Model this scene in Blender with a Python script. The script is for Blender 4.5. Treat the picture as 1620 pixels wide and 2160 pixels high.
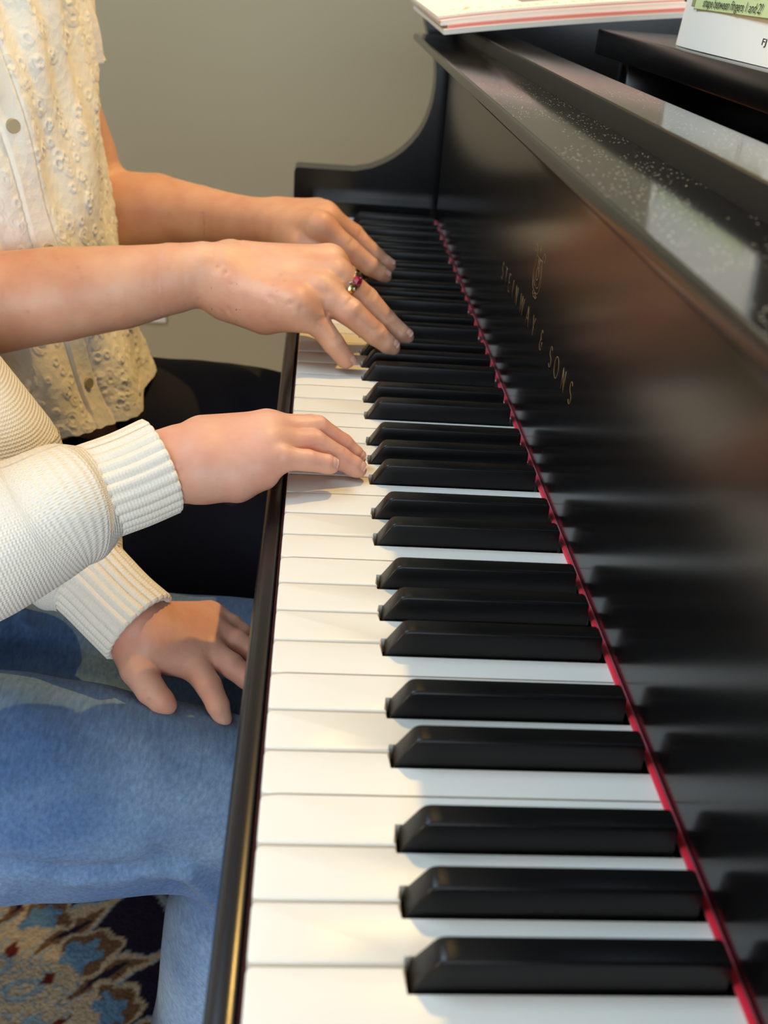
import bpy, bmesh, math, random
import numpy as np
from mathutils import Vector, Matrix

random.seed(7)
rng = np.random.default_rng(7)
scene = bpy.context.scene
for o in list(bpy.data.objects):
    bpy.data.objects.remove(o)

# All coordinates below are measured from the top of the white keys (z = 0), x runs
# from the key fronts into the piano, y along the keyboard from treble to bass.
LIFT = 0.73          # height of the key tops above the floor
FLOOR = -LIFT

# ------------------------------------------------------------------ camera
cam_d = bpy.data.cameras.new('camera')
cam = bpy.data.objects.new('camera', cam_d)
scene.collection.objects.link(cam)
cam_d.sensor_fit = 'HORIZONTAL'
cam_d.sensor_width = 36.0
cam_d.lens = 36.0 * 2113.6034 / 1620.0
R_ = [[0.9960781, -0.0438545, -0.0768452], [-0.0462600, 0.4822234, -0.8748260], [0.0754216, 0.8749499, 0.4783035]]
cam.matrix_world = Matrix([[R_[0][0], R_[0][1], R_[0][2], 0.0121],
                           [R_[1][0], R_[1][1], R_[1][2], -0.1998],
                           [R_[2][0], R_[2][1], R_[2][2], 0.2659 + LIFT],
                           [0, 0, 0, 1]])
cam_d.clip_start = 0.01
cam_d.dof.use_dof = True
cam_d.dof.focus_distance = 0.57
cam_d.dof.aperture_fstop = 15.0
scene.camera = cam

# ------------------------------------------------------------------ light
scene.view_settings.view_transform = 'Standard'
scene.view_settings.look = 'None'
scene.view_settings.gamma = 1.0
scene.view_settings.use_curve_mapping = False
scene.view_settings.exposure = 0.20
scene.cycles.use_denoising = True
scene.cycles.max_bounces = 7
scene.cycles.use_adaptive_sampling = True
scene.cycles.adaptive_threshold = 0.02
scene.cycles.caustics_reflective = False
scene.cycles.caustics_refractive = False
scene.cycles.sample_clamp_indirect = 6.0

world = bpy.data.worlds.new('world'); scene.world = world
world.use_nodes = True
world.node_tree.nodes['Background'].inputs[0].default_value = (0.75, 0.86, 1.0, 1)
world.node_tree.nodes['Background'].inputs[1].default_value = 0.25

def lamp(name, kind, loc, energy, color, target=None, **kw):
    d = bpy.data.lights.new(name, kind)
    d.energy = energy; d.color = color
    for k, v in kw.items(): setattr(d, k, v)
    o = bpy.data.objects.new(name, d)
    scene.collection.objects.link(o)
    o.location = (loc[0], loc[1], loc[2] + LIFT)
    if target is not None:
        v = Vector(target) - Vector(loc)
        o.rotation_euler = v.to_track_quat('-Z', 'Y').to_euler()
    return o

# assumed unseen downlight over the piano: the warm light with the crisp shadows
lamp('assumed_downlight', 'SPOT', (0.357, 0.94, 1.25), 46.0, (1.0, 0.61, 0.16), target=(0.10, 0.45, 0.0),
     spot_size=math.radians(120), spot_blend=0.8, shadow_soft_size=0.012)
# assumed daylight behind the camera, no window built, and an added warm light
lamp('assumed_daylight', 'AREA', (0.45, -2.65, 0.42), 92.0, (0.76, 0.89, 1.0), target=(-0.1, 0.5, 0.1),
     shape='RECTANGLE', size=2.2, size_y=1.2)
lamp('added_warm_fill', 'AREA', (-2.5, -0.7, 0.7), 24.0, (1.0, 0.78, 0.54), target=(0.2, 0.5, 0.25),
     shape='DISK', size=0.6)  # unseen warm fill across the room, added to warm the standing page
# added cool fill above the players, brightens the keys; the room has no skylight
lamp('overhead_cool_fill', 'AREA', (-0.75, 0.40, 1.60), 50.0, (0.58, 0.81, 1.0), target=(-0.1, 0.4, 0.0),
     shape='RECTANGLE', size=1.2, size_y=1.2)

# ------------------------------------------------------------------ helpers
ROOTS = []
WL = {}                                             # world location of every object that may be a parent

def tag(o, label=None, cat=None, group=None, kind=None):
    if label: o['label'] = label
    if cat: o['category'] = cat
    if group: o['group'] = group
    if kind: o['kind'] = kind
    return o

def place(o, parent, c):
    scene.collection.objects.link(o)
    c = np.asarray(c, float)
    WL[o] = c
    if parent is None:
        o.location = c; ROOTS.append(o)
    else:
        o.parent = parent
        o.location = c - WL[parent]
    return o

def empty(name, loc, label=None, cat=None, group=None):
    o = bpy.data.objects.new(name, None)
    o.empty_display_size = 0.05
    place(o, None, loc)
    return tag(o, label, cat, group)

def mesh_obj(name, verts, faces, mat, parent=None, smooth=True, uv=None, color=None, base=False):
    V = np.asarray(verts, float)
    lo, hi = V.min(0), V.max(0)
    c = (lo + hi) / 2
    if base: c[2] = lo[2]
    me = bpy.data.meshes.new(name)
    F = faces
    if isinstance(F, np.ndarray) and len(F):
        n = F.shape[1]
        me.vertices.add(len(V)); me.vertices.foreach_set('co', (V - c).astype(np.float32).ravel())
        me.loops.add(F.size); me.loops.foreach_set('vertex_index', F.astype(np.int32).ravel())
        me.polygons.add(len(F))
        me.polygons.foreach_set('loop_start', np.arange(0, F.size, n, dtype=np.int32))
        me.polygons.foreach_set('loop_total', np.full(len(F), n, dtype=np.int32))
        me.update(calc_edges=True)
        loops = F.ravel()
    else:
        me.from_pydata([tuple(v) for v in (V - c)], [], [tuple(int(i) for i in f) for f in F])
        loops = np.array([i for f in F for i in f])
    if uv is not None:
        l = me.uv_layers.new(name='UVMap')
        l.data.foreach_set('uv', np.asarray(uv, np.float32)[loops].ravel())
    if color is not None:
        a = me.color_attributes.new('Col', 'FLOAT_COLOR', 'POINT')
        a.data.foreach_set('color', np.asarray(color, np.float32).ravel())
    me.polygons.foreach_set('use_smooth', np.full(len(me.polygons), bool(smooth)))
    me.validate()
    if mat: me.materials.append(mat)
    o = bpy.data.objects.new(name, me)
    return place(o, parent, c)

def bm_obj(name, bm, mat, parent=None, smooth=False, angle=None, base=False):
    bm.normal_update()
    bm.verts.index_update()
    V = [tuple(v.co) for v in bm.verts]; F = [[v.index for v in f.verts] for f in bm.faces]
    bm.free()
    o = mesh_obj(name, V, F, mat, parent, smooth, base=base)
    if angle is not None:
        o.data.polygons.foreach_set('use_smooth', np.full(len(o.data.polygons), True))
        o.data.set_sharp_from_angle(angle=math.radians(angle))
    return o

def add_box(bm, lo, hi, bev=0.0, seg=2):
    r = bmesh.ops.create_cube(bm, size=1.0)
    vs = r['verts']
    lo, hi = Vector(lo), Vector(hi)
    for v in vs:
        v.co = Vector([(lo[i] + hi[i]) / 2 + v.co[i] * (hi[i] - lo[i]) for i in range(3)])
    if bev > 0:
        es = list({e for v in vs for e in v.link_edges})
        bmesh.ops.bevel(bm, geom=es, offset=bev, segments=seg, affect='EDGES', profile=0.5)
    return vs

def box(name, lo, hi, mat, parent=None, bev=0.0, seg=2, base=False):
    bm = bmesh.new(); add_box(bm, lo, hi, bev, seg)
    return bm_obj(name, bm, mat, parent, angle=35 if bev else None, base=base)

def prism_y(name, prof, y0, y1, mat, parent=None, smooth_angle=30):
    """Closed x-z outline carried along y."""
    n = len(prof)
    V = [(x, y0, z) for x, z in prof] + [(x, y1, z) for x, z in prof]
    F = [[i, (i + 1) % n, n + (i + 1) % n, n + i] for i in range(n)]
    F += [list(range(n))[::-1], [n + i for i in range(n)]]
    bm = bmesh.new()
    vs = [bm.verts.new(v) for v in V]
    for f in F: bm.faces.new([vs[i] for i in f])
    bmesh.ops.recalc_face_normals(bm, faces=bm.faces)
    return bm_obj(name, bm, mat, parent, angle=smooth_angle)

def catmull(P, n):
    P = np.asarray(P, float)
    if len(P) < 2: return P
    Q = np.vstack([2 * P[0] - P[1], P, 2 * P[-1] - P[-2]])
    # parametrise by chord so that the samples are even
    L = np.r_[0, np.cumsum(np.linalg.norm(np.diff(P[:, :3], axis=0), axis=1))]
    t = np.linspace(0, L[-1], n)
    out = np.zeros((n, P.shape[1]))
    for k, s in enumerate(t):
        i = min(max(np.searchsorted(L, s, 'right') - 1, 0), len(P) - 2)
        u = (s - L[i]) / max(L[i + 1] - L[i], 1e-9)
        a, b, c, d = Q[i], Q[i + 1], Q[i + 2], Q[i + 3]
        out[k] = 0.5 * (2 * b + (c - a) * u + (2 * a - 5 * b + 4 * c - d) * u * u + (3 * b - a - 3 * c + d) * u ** 3)
    return out

def tube(name, pts, radii, mat, parent=None, ns=80, nt=48, disp=None, up=(0, 0, 1), caps=True, flat=None, thick=0.0):
    """Swept tube through pts with a radius per point; disp(length, angle) adds to the radius."""
    P = catmull(np.c_[np.asarray(pts, float), np.asarray(radii, float)], ns)
    C, Rr = P[:, :3], P[:, 3]
    T = np.gradient(C, axis=0); T /= np.linalg.norm(T, axis=1)[:, None]
    s = np.r_[0, np.cumsum(np.linalg.norm(np.diff(C, axis=0), axis=1))]
    N = np.zeros_like(C); B = np.zeros_like(C)
    n = np.array(up, float)
    for i in range(ns):
        n = n - T[i] * (n @ T[i]); n /= np.linalg.norm(n)
        N[i] = n; B[i] = np.cross(T[i], n)
    th = np.linspace(0, 2 * np.pi, nt, endpoint=False)
    rad = np.repeat(Rr[:, None], nt, 1)
    if disp is not None: rad = rad + disp(s[:, None], th[None, :])
    fl = 1.0 if flat is None else flat
    V = C[:, None, :] + rad[..., None] * (np.cos(th)[None, :, None] * fl * N[:, None, :] + np.sin(th)[None, :, None] * B[:, None, :])
    V = V.reshape(-1, 3)
    i = np.arange(ns - 1)[:, None]; j = np.arange(nt)[None, :]
    a = i * nt + j; b = i * nt + (j + 1) % nt
    F = np.stack([a, b, b + nt, a + nt], -1).reshape(-1, 4)
    uv = np.stack([np.repeat((th * Rr.mean())[None, :], ns, 0), np.repeat(s[:, None], nt, 1)], -1).reshape(-1, 2)
    if caps:
        V = np.vstack([V, C[0], C[-1]])
        uv = np.vstack([uv, [0, s[0]], [0, s[-1]]])
        k0, k1 = len(V) - 2, len(V) - 1
        jj = np.arange(nt); e = (ns - 1) * nt
        c0 = np.stack([np.full(nt, k0), (jj + 1) % nt, jj, np.full(nt, k0)], -1)
        c1 = np.stack([np.full(nt, k1), e + jj, e + (jj + 1) % nt, np.full(nt, k1)], -1)
        FF = [list(f) for f in F] + [list(f[:3]) for f in c0] + [list(f[:3]) for f in c1]
    else:
        FF = F
    return mesh_obj(name, V, FF, mat, parent, True, uv=uv)

# ---- bodies and soft clothes: one smooth surface around a set of tapered limbs
class Field:
    def __init__(self):
        self.groups = [(0.012, 0.0, [])]             # (blend inside, blend to the main group, limbs)
        self.creases = []                            # (p, q, sigma, depth)
        self.disp = None
    def limb(self, pts, g=0):
        """pts: (x, y, z, r) along one limb."""
        self.nl = getattr(self, 'nl', 0) + 1
        for a, b in zip(pts[:-1], pts[1:]):
            self.groups[g][2].append((a, b, self.nl))
    def group(self, k, join):
        self.groups.append((k, join, [])); return len(self.groups) - 1
    def crease(self, p, q, sigma, depth): self.creases.append((p, q, sigma, depth))
    def freeze(self):
        self.fz = []; self.ids = []
        for k, j, pr in self.groups:
            if not pr: continue
            A = np.array([p[0] for p in pr], float); B = np.array([p[1] for p in pr], float)
            self.fz.append((k, j, A[:, :3], B[:, :3], A[:, 3], B[:, 3]))
            self.ids.append([p[2] for p in pr])
    @staticmethod
    def seg(P, A, B, ra, rb):
        d = B - A
        t = np.clip(((P - A) @ d) / max(d @ d, 1e-12), 0, 1)
        return np.linalg.norm(P - A - t[:, None] * d, axis=1) - (ra + (rb - ra) * t)
    @staticmethod
    def smin(a, b, k):
        if k <= 0: return np.minimum(a, b)
        h = np.maximum(k - np.abs(a - b), 0) / k
        return np.minimum(a, b) - h * h * k * 0.25
    def __call__(self, P, c=None, rad=None):
        best = None
        sel = []
        for k, j, A, B, ra, rb in self.fz:
            if c is not None:
                d0 = np.array([self.seg(c[None], A[i], B[i], ra[i], rb[i])[0] for i in range(len(A))])
                sel.append(d0)
        dmin = min(d.min() for d in sel) if sel else 0
        main = None; outs = []
        for gi, (k, j, A, B, ra, rb) in enumerate(self.fz):
            per = {}
            for i in range(len(A)):
                if sel and sel[gi][i] > dmin + 2 * rad + 0.03: continue
                e = self.seg(P, A[i], B[i], ra[i], rb[i]); q = self.ids[gi][i]
                per[q] = e if q not in per else self.smin(per[q], e, 0.0015)
            if not per: continue
            d = None
            for e in per.values(): d = e if d is None else self.smin(d, e, k)
            if j == 0.0 and gi == 0: main = d
            else: outs.append((j, d))
        res = main
        parts = []
        for j, d in outs:
            parts.append(d if main is None else self.smin(main, d, j))
        for d in parts:
            res = d if res is None else self.smin(res, d, 0.0012)
        for p, q, s, a in self.creases:
            p = np.asarray(p, float); q = np.asarray(q, float)
            if c is not None and np.linalg.norm(c - (p + q) / 2) > np.linalg.norm(q - p) / 2 + rad + 4 * s: continue
            e = self.seg(P, p, q, 0, 0)
            res = res + a * np.exp(-(e / s) ** 2)
        if self.disp is not None: res = res + self.disp(P)
        return res

def polygonise(f, h, B=16, pad=0.02):
    """Surface nets on the blocks near the surface only."""
    f.freeze()
    lo = np.min([np.minimum((A - ra[:, None]).min(0), (Bq - rb[:, None]).min(0)) for _, _, A, Bq, ra, rb in f.fz], 0) - pad
    hi = np.max([np.maximum((A + ra[:, None]).max(0), (Bq + rb[:, None]).max(0)) for _, _, A, Bq, ra, rb in f.fz], 0) + pad
    nb = np.ceil((hi - lo) / (h * B)).astype(int)
    rad = h * (B + 2) * 0.5 * math.sqrt(3)
    big = int(nb.max() * B + 10)
    g = np.arange(-1, B + 1)
    GI, GJ, GK = np.meshgrid(g, g, g, indexing='ij')
    off = np.stack([GI, GJ, GK], -1)
    keys, pos, quads = [], [], []
    n = B + 2
    centres = np.stack(np.meshgrid(*[np.arange(k) for k in nb], indexing='ij'), -1).reshape(-1, 3)
    cw = lo + (centres * B + B / 2) * h
    dc = np.full(len(cw), 1e9)
    for k, j, A, Bq, ra, rb in f.fz:
        for i in range(len(A)):
            dc = np.minimum(dc, f.seg(cw, A[i], Bq[i], ra[i], rb[i]))
    act = np.where(np.abs(dc) < rad + 0.022)[0]
    for bi in act:
        base = centres[bi] * B
        P = lo + (base + off) * h
        D = f(P.reshape(-1, 3), cw[bi], rad).reshape(n, n, n)
        if D.min() > 0 or D.max() < 0: continue
        S = D < 0
        m = n - 1
        cnt = np.zeros((m, m, m), int)
        for a in (0, 1):
            for b in (0, 1):
                for c in (0, 1): cnt += S[a:a + m, b:b + m, c:c + m]
        mix = (cnt > 0) & (cnt < 8)
        ci, cj, ck = np.where(mix)
        if len(ci) == 0: continue
        acc = np.zeros((len(ci), 3)); num = np.zeros(len(ci))
        for ax in range(3):
            o1, o2 = [x for x in range(3) if x != ax]
            for u in (0, 1):
                for v in (0, 1):
                    s = np.zeros(3, int); s[o1] = u; s[o2] = v
                    e = s.copy(); e[ax] = 1
                    d0 = D[ci + s[0], cj + s[1], ck + s[2]]; d1 = D[ci + e[0], cj + e[1], ck + e[2]]
                    ok = (d0 < 0) != (d1 < 0)
                    t = np.where(ok, d0 / np.where(ok, d0 - d1, 1), 0)
                    p = np.stack([np.full(len(ci), s[0]), np.full(len(ci), s[1]), np.full(len(ci), s[2])], -1).astype(float)
                    p[:, ax] = t
                    acc += np.where(ok[:, None], p, 0); num += ok
        cell = np.stack([ci, cj, ck], -1)
        w = lo + (base + cell - 1 + acc / num[:, None]) * h
        gk = base + cell                                # -1 offset folded in, always >= 0
        key = (gk[:, 0] * big + gk[:, 1]) * big + gk[:, 2]
        keys.append(key); pos.append(w)
        kk = lambda i, j, k: ((base[0] + i) * big + base[1] + j) * big + base[2] + k
        for ax in range(3):
            sl = [slice(1, B + 1)] * 3
            sl2 = list(sl); sl2[ax] = slice(2, B + 2)
            s0 = S[tuple(sl)]; s1 = S[tuple(sl2)]
            for flip in (0, 1):
                q = (s0 & ~s1) if flip == 0 else (~s0 & s1)
                i, j, k = [x + 1 for x in np.where(q)]
                if len(i) == 0: continue
                if ax == 0: c4 = [(i, j - 1, k - 1), (i, j, k - 1), (i, j, k), (i, j - 1, k)]
                elif ax == 1: c4 = [(i - 1, j, k - 1), (i - 1, j, k), (i, j, k), (i, j, k - 1)]
                else: c4 = [(i - 1, j - 1, k), (i, j - 1, k), (i, j, k), (i - 1, j, k)]
                Q = np.stack([kk(*c) for c in c4], -1)
                if flip: Q = Q[:, ::-1]
                quads.append(Q)
    keys = np.concatenate(keys); pos = np.concatenate(pos); quads = np.concatenate(quads)
    uk, first = np.unique(keys, return_index=True)
    F = np.searchsorted(uk, quads)
    return pos[first], F

# ------------------------------------------------------------------ materials
def new_mat(name):
    m = bpy.data.materials.new(name); m.use_nodes = True
    nt = m.node_tree
    return m, nt, nt.nodes['Principled BSDF']

def N(nt, kind, **kw):
    n = nt.nodes.new(kind)
    for k, v in kw.items():
        if k in n.inputs.keys() if hasattr(n.inputs, 'keys') else False: n.inputs[k].default_value = v
        else: setattr(n, k, v)
    return n

def simple(name, col, rough=0.5, spec=0.5, metal=0.0, coat=0.0, coat_rough=0.05, sheen=0.0):
    m, nt, b = new_mat(name)
    b.inputs['Base Color'].default_value = (*col, 1)
    b.inputs['Roughness'].default_value = rough
    b.inputs['Specular IOR Level'].default_value = spec
    b.inputs['Metallic'].default_value = metal
    b.inputs['Coat Weight'].default_value = coat
    b.inputs['Coat Roughness'].default_value = coat_rough
    if sheen:
        b.inputs['Sheen Weight'].default_value = sheen
        b.inputs['Sheen Roughness'].default_value = 0.5
    return m

def vary(m, c1, c2, scale=8.0, detail=4.0, coord='Object', stretch=(1, 1, 1), lo=0.3, hi=0.7):
    """Base colour wandering between two colours."""
    nt = m.node_tree; b = nt.nodes['Principled BSDF']
    tc = N(nt, 'ShaderNodeTexCoord'); mp = N(nt, 'ShaderNodeMapping')
    mp.inputs['Scale'].default_value = stretch
    nz = N(nt, 'ShaderNodeTexNoise'); nz.inputs['Scale'].default_value = scale; nz.inputs['Detail'].default_value = detail
    rp = N(nt, 'ShaderNodeValToRGB')
    rp.color_ramp.elements[0].position = lo; rp.color_ramp.elements[1].position = hi
    rp.color_ramp.elements[0].color = (*c1, 1); rp.color_ramp.elements[1].color = (*c2, 1)
    nt.links.new(tc.outputs[coord], mp.inputs[0]); nt.links.new(mp.outputs[0], nz.inputs['Vector'])
    nt.links.new(nz.outputs['Fac'], rp.inputs[0]); nt.links.new(rp.outputs[0], b.inputs['Base Color'])
    return rp

def bump(m, scale=100.0, dist=0.001, strength=0.5, detail=3.0, coord='Object', stretch=(1, 1, 1), tex='noise'):
    nt = m.node_tree; b = nt.nodes['Principled BSDF']
    tc = N(nt, 'ShaderNodeTexCoord'); mp = N(nt, 'ShaderNodeMapping')
    mp.inputs['Scale'].default_value = stretch
    if tex == 'noise':
        t = N(nt, 'ShaderNodeTexNoise'); t.inputs['Scale'].default_value = scale; t.inputs['Detail'].default_value = detail; out = 'Fac'
    elif tex == 'wave':
        t = N(nt, 'ShaderNodeTexWave'); t.inputs['Scale'].default_value = scale; t.inputs['Distortion'].default_value = 0.6; out = 'Fac'
    else:
        t = N(nt, 'ShaderNodeTexVoronoi'); t.inputs['Scale'].default_value = scale; out = 'Distance'
    bp_ = N(nt, 'ShaderNodeBump'); bp_.inputs['Strength'].default_value = strength; bp_.inputs['Distance'].default_value = dist
    nt.links.new(tc.outputs[coord], mp.inputs[0]); nt.links.new(mp.outputs[0], t.inputs['Vector'])
    nt.links.new(t.outputs[out], bp_.inputs['Height'])
    if b.inputs['Normal'].links: nt.links.new(b.inputs['Normal'].links[0].from_socket, bp_.inputs['Normal'])
    nt.links.new(bp_.outputs[0], b.inputs['Normal'])
    return m

ebony = simple('satin_ebony', (0.003, 0.003, 0.0035), 0.19, 0.5)
bump(ebony, 900, 0.00002, 0.25, stretch=(1, 0.05, 1))
slip_ebony = simple('polished_ebony', (0.008, 0.008, 0.010), 0.24, 0.4)
arm_ebony = simple('arm_ebony', (0.003, 0.003, 0.0035), 0.22, 0.5)

def dusty(name, rough):
    m, nt, b = new_mat(name)
    b.inputs['Roughness'].default_value = rough; b.inputs['IOR'].default_value = 1.75
    tc = N(nt, 'ShaderNodeTexCoord')
    v = N(nt, 'ShaderNodeTexVoronoi'); v.inputs['Scale'].default_value = 420
    n1 = N(nt, 'ShaderNodeTexNoise'); n1.inputs['Scale'].default_value = 22; n1.inputs['Detail'].default_value = 3
    lt = N(nt, 'ShaderNodeMath', operation='LESS_THAN'); lt.inputs[1].default_value = 0.17
    gt = N(nt, 'ShaderNodeMath', operation='GREATER_THAN'); gt.inputs[1].default_value = 0.46
    mu = N(nt, 'ShaderNodeMath', operation='MULTIPLY')
    mx = N(nt, 'ShaderNodeMix', data_type='RGBA')
    mx.inputs[6].default_value = (0.003, 0.003, 0.0035, 1); mx.inputs[7].default_value = (0.60, 0.56, 0.48, 1)
    nt.links.new(tc.outputs['Object'], v.inputs['Vector']); nt.links.new(tc.outputs['Object'], n1.inputs['Vector'])
    nt.links.new(v.outputs['Distance'], lt.inputs[0]); nt.links.new(n1.outputs['Fac'], gt.inputs[0])
    nt.links.new(lt.outputs[0], mu.inputs[0]); nt.links.new(gt.outputs[0], mu.inputs[1])
    nt.links.new(mu.outputs[0], mx.inputs[0]); nt.links.new(mx.outputs[2], b.inputs['Base Color'])
    return m
rail_ebony = simple('matt_ebony', (0.004, 0.004, 0.0045), 0.45, 0.22)
dust_ebony = dusty('dusty_ebony', 0.10)

ivory = simple('white_key_plastic', (0.72, 0.708, 0.668), 0.36, 0.35)
blackkey = simple('black_key_plastic', (0.004, 0.004, 0.0045), 0.33, 0.3)
bump(blackkey, 1600, 0.00002, 0.3)
red_felt = simple('red_felt', (0.50, 0.012, 0.035), 0.95, 0.1, sheen=0.3); bump(red_felt, 900, 0.0003, 0.6)
bed_felt = simple('dark_red_felt', (0.05, 0.016, 0.012), 0.95, 0.1)
gold = simple('gilt_lettering', (0.20, 0.125, 0.06), 0.4, 0.5, metal=0.6)
brown_wood = simple('pinblock_wood', (0.10, 0.045, 0.02), 0.5)
vary(brown_wood, (0.06, 0.025, 0.012), (0.14, 0.06, 0.03), 30, stretch=(1, 0.1, 1))
iron = simple('bronze_plate', (0.03, 0.02, 0.012), 0.6, metal=0.2)

paint = simple('wall_paint', (0.39, 0.34, 0.235), 0.85, 0.2); bump(paint, 350, 0.0004, 0.25)
white_paint = simple('ceiling_paint', (0.82, 0.80, 0.75), 0.9, 0.2)
trim_paint = simple('trim_paint', (0.78, 0.77, 0.74), 0.5)
floor_wood = simple('oak_floor', (0.3, 0.16, 0.07), 0.4)
vary(floor_wood, (0.22, 0.11, 0.045), (0.42, 0.24, 0.11), 6, stretch=(1, 12, 1))
outlet_white = simple('outlet_plastic', (0.85, 0.85, 0.86), 0.35)
slot_dark = simple('slot_dark', (0.03, 0.03, 0.03), 0.6)

def skin_mat(name, base, red, pale):
    m, nt, b = new_mat(name)
    b.inputs['Roughness'].default_value = 0.46
    b.inputs['Specular IOR Level'].default_value = 0.42
    b.inputs['Subsurface Weight'].default_value = 0.22
    b.inputs['Subsurface Radius'].default_value = (1.0, 0.32, 0.16)
    b.inputs['Subsurface Scale'].default_value = 0.005
    rp = vary(m, red, pale, 34, 3)
    e = rp.color_ramp.elements.new(0.5); e.color = (*base, 1)
    # freckles
    tc = N(nt, 'ShaderNodeTexCoord')
    v = N(nt, 'ShaderNodeTexVoronoi'); v.inputs['Scale'].default_value = 105
    n1 = N(nt, 'ShaderNodeTexNoise'); n1.inputs['Scale'].default_value = 40
    mr = N(nt, 'ShaderNodeMapRange'); mr.inputs[1].default_value = 0.10; mr.inputs[2].default_value = 0.22; mr.inputs[3].default_value = 1; mr.inputs[4].default_value = 0
    g = N(nt, 'ShaderNodeMapRange'); g.inputs[1].default_value = 0.52; g.inputs[2].default_value = 0.62
    mu = N(nt, 'ShaderNodeMath', operation='MULTIPLY'); mu2 = N(nt, 'ShaderNodeMath', operation='MULTIPLY'); mu2.inputs[1].default_value = 0.20
    mx = N(nt, 'ShaderNodeMix', data_type='RGBA'); mx.inputs[7].default_value = (0.34, 0.15, 0.08, 1)
    L = nt.links.new
    L(tc.outputs['Object'], v.inputs['Vector']); L(tc.outputs['Object'], n1.inputs['Vector'])
    L(v.outputs['Distance'], mr.inputs[0]); L(n1.outputs['Fac'], g.inputs[0])
    L(mr.outputs[0], mu.inputs[0]); L(g.outputs[0], mu.inputs[1]); L(mu.outputs[0], mu2.inputs[0]); L(mu2.outputs[0], mx.inputs[0])
    L(rp.outputs[0], mx.inputs[6]); L(mx.outputs[2], b.inputs['Base Color'])
    bump(m, 420, 0.0005, 0.35, 4); bump(m, 70, 0.0015, 0.25, 3)
    return m
skin_w = skin_mat('freckled_skin', (0.68, 0.37, 0.245), (0.63, 0.31, 0.205), (0.73, 0.43, 0.29))
skin_c = skin_mat('fair_skin', (0.73, 0.39, 0.285), (0.69, 0.33, 0.24), (0.77, 0.45, 0.34))
nail_m = simple('fingernail', (0.70, 0.40, 0.32), 0.25, 0.5)
hair_m = simple('brown_hair', (0.06, 0.035, 0.02), 0.5); bump(hair_m, 60, 0.004, 0.8, stretch=(1, 1, 0.1))
lip_m = simple('lip_skin', (0.45, 0.16, 0.12), 0.4)
eye_m = simple('eye_white', (0.8, 0.78, 0.74), 0.15)

lace = simple('cream_eyelet_cotton', (0.90, 0.865, 0.75), 0.9, 0.15, sheen=0.15)
bump(lace, 420, 0.0008, 0.5, 4); bump(lace, 140, 0.0015, 0.4, coord='UV', tex='voronoi')
sheer = simple('white_voile', (0.85, 0.83, 0.82), 0.85, 0.15); bump(sheer, 200, 0.001, 0.5, tex='voronoi')
button_m = simple('horn_button', (0.40, 0.35, 0.22), 0.3)
navy = simple('navy_twill', (0.006, 0.008, 0.018), 0.8, 0.25); bump(navy, 700, 0.0003, 0.4)

def knit_mat(name, dist):
    m = simple(name, (0.89, 0.85, 0.76), 0.92, 0.12, sheen=0.25)
    nt = m.node_tree; b = nt.nodes['Principled BSDF']
    uv = N(nt, 'ShaderNodeUVMap'); sx = N(nt, 'ShaderNodeSeparateXYZ')
    L = nt.links.new
    L(uv.outputs[0], sx.inputs[0])
    def mth(op, a, bb=None):
        n = N(nt, 'ShaderNodeMath', operation=op)
        if isinstance(a, (int, float)): n.inputs[0].default_value = a
        else: L(a, n.inputs[0])
        if bb is not None:
            if isinstance(bb, (int, float)): n.inputs[1].default_value = bb
            else: L(bb, n.inputs[1])
        return n.outputs[0]
    ang = mth('SINE', mth('MULTIPLY', sx.outputs[0], 2 * math.pi / 0.0030))
    v = mth('ADD', mth('MULTIPLY', sx.outputs[1], 2 * math.pi / 0.0019), mth('MULTIPLY', ang, 0.6))
    st = mth('SINE', v)
    h = mth('ADD', st, mth('MULTIPLY', mth('ABSOLUTE', ang), 0.8))
    bp_ = N(nt, 'ShaderNodeBump'); bp_.inputs['Strength'].default_value = 0.55; bp_.inputs['Distance'].default_value = dist
    L(h, bp_.inputs['Height']); L(bp_.outputs[0], b.inputs['Normal'])
    bump(m, 600, 0.0005, 0.5)
    return m
knit = knit_mat('cream_knit', 0.00045); rib_knit = knit_mat('ribbed_cream_knit', 0.00015)

def denim_mat():
    m = simple('light_blue_denim', (0.16, 0.26, 0.45), 0.85, 0.2, sheen=0.1)
    nt = m.node_tree; b = nt.nodes['Principled BSDF']
    rp = vary(m, (0.05, 0.12, 0.30), (0.21, 0.32, 0.48), 9, 6, stretch=(0.6, 1, 1.2), lo=0.32, hi=0.68)
    tc = N(nt, 'ShaderNodeTexCoord'); mp = N(nt, 'ShaderNodeMapping')
    mp.inputs['Scale'].default_value = (1, 0.22, 1); mp.inputs['Rotation'].default_value = (0, 0, 0.9)
    n2 = N(nt, 'ShaderNodeTexNoise'); n2.inputs['Scale'].default_value = 420; n2.inputs['Detail'].default_value = 2
    mx = N(nt, 'ShaderNodeMix', data_type='RGBA', blend_type='OVERLAY'); mx.inputs[0].default_value = 0.45
    L = nt.links.new
    L(tc.outputs['Object'], mp.inputs[0]); L(mp.outputs[0], n2.inputs['Vector'])
    L(rp.outputs[0], mx.inputs[6]); L(n2.outputs['Fac'], mx.inputs[7]); L(mx.outputs[2], b.inputs['Base Color'])
    bump(m, 500, 0.0005, 0.4); bump(m, 45, 0.004, 0.35, 4, stretch=(0.5, 1, 1))
    return m
denim = denim_mat()
paper = simple('paper', (0.90, 0.84, 0.75), 0.8, 0.2)
paper_edge = simple('paper_edge', (0.80, 0.77, 0.70), 0.85, 0.2)
ink = simple('printed_ink', (0.02, 0.02, 0.02), 0.7)
pink_ink = simple('pink_ink', (0.75, 0.22, 0.20), 0.7)
red_ink = simple('red_ink', (0.65, 0.06, 0.07), 0.7)
grey_ink = simple('grey_ink', (0.22, 0.23, 0.25), 0.7)
olive_ink = simple('olive_ink', (0.35, 0.30, 0.14), 0.7)
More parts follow.
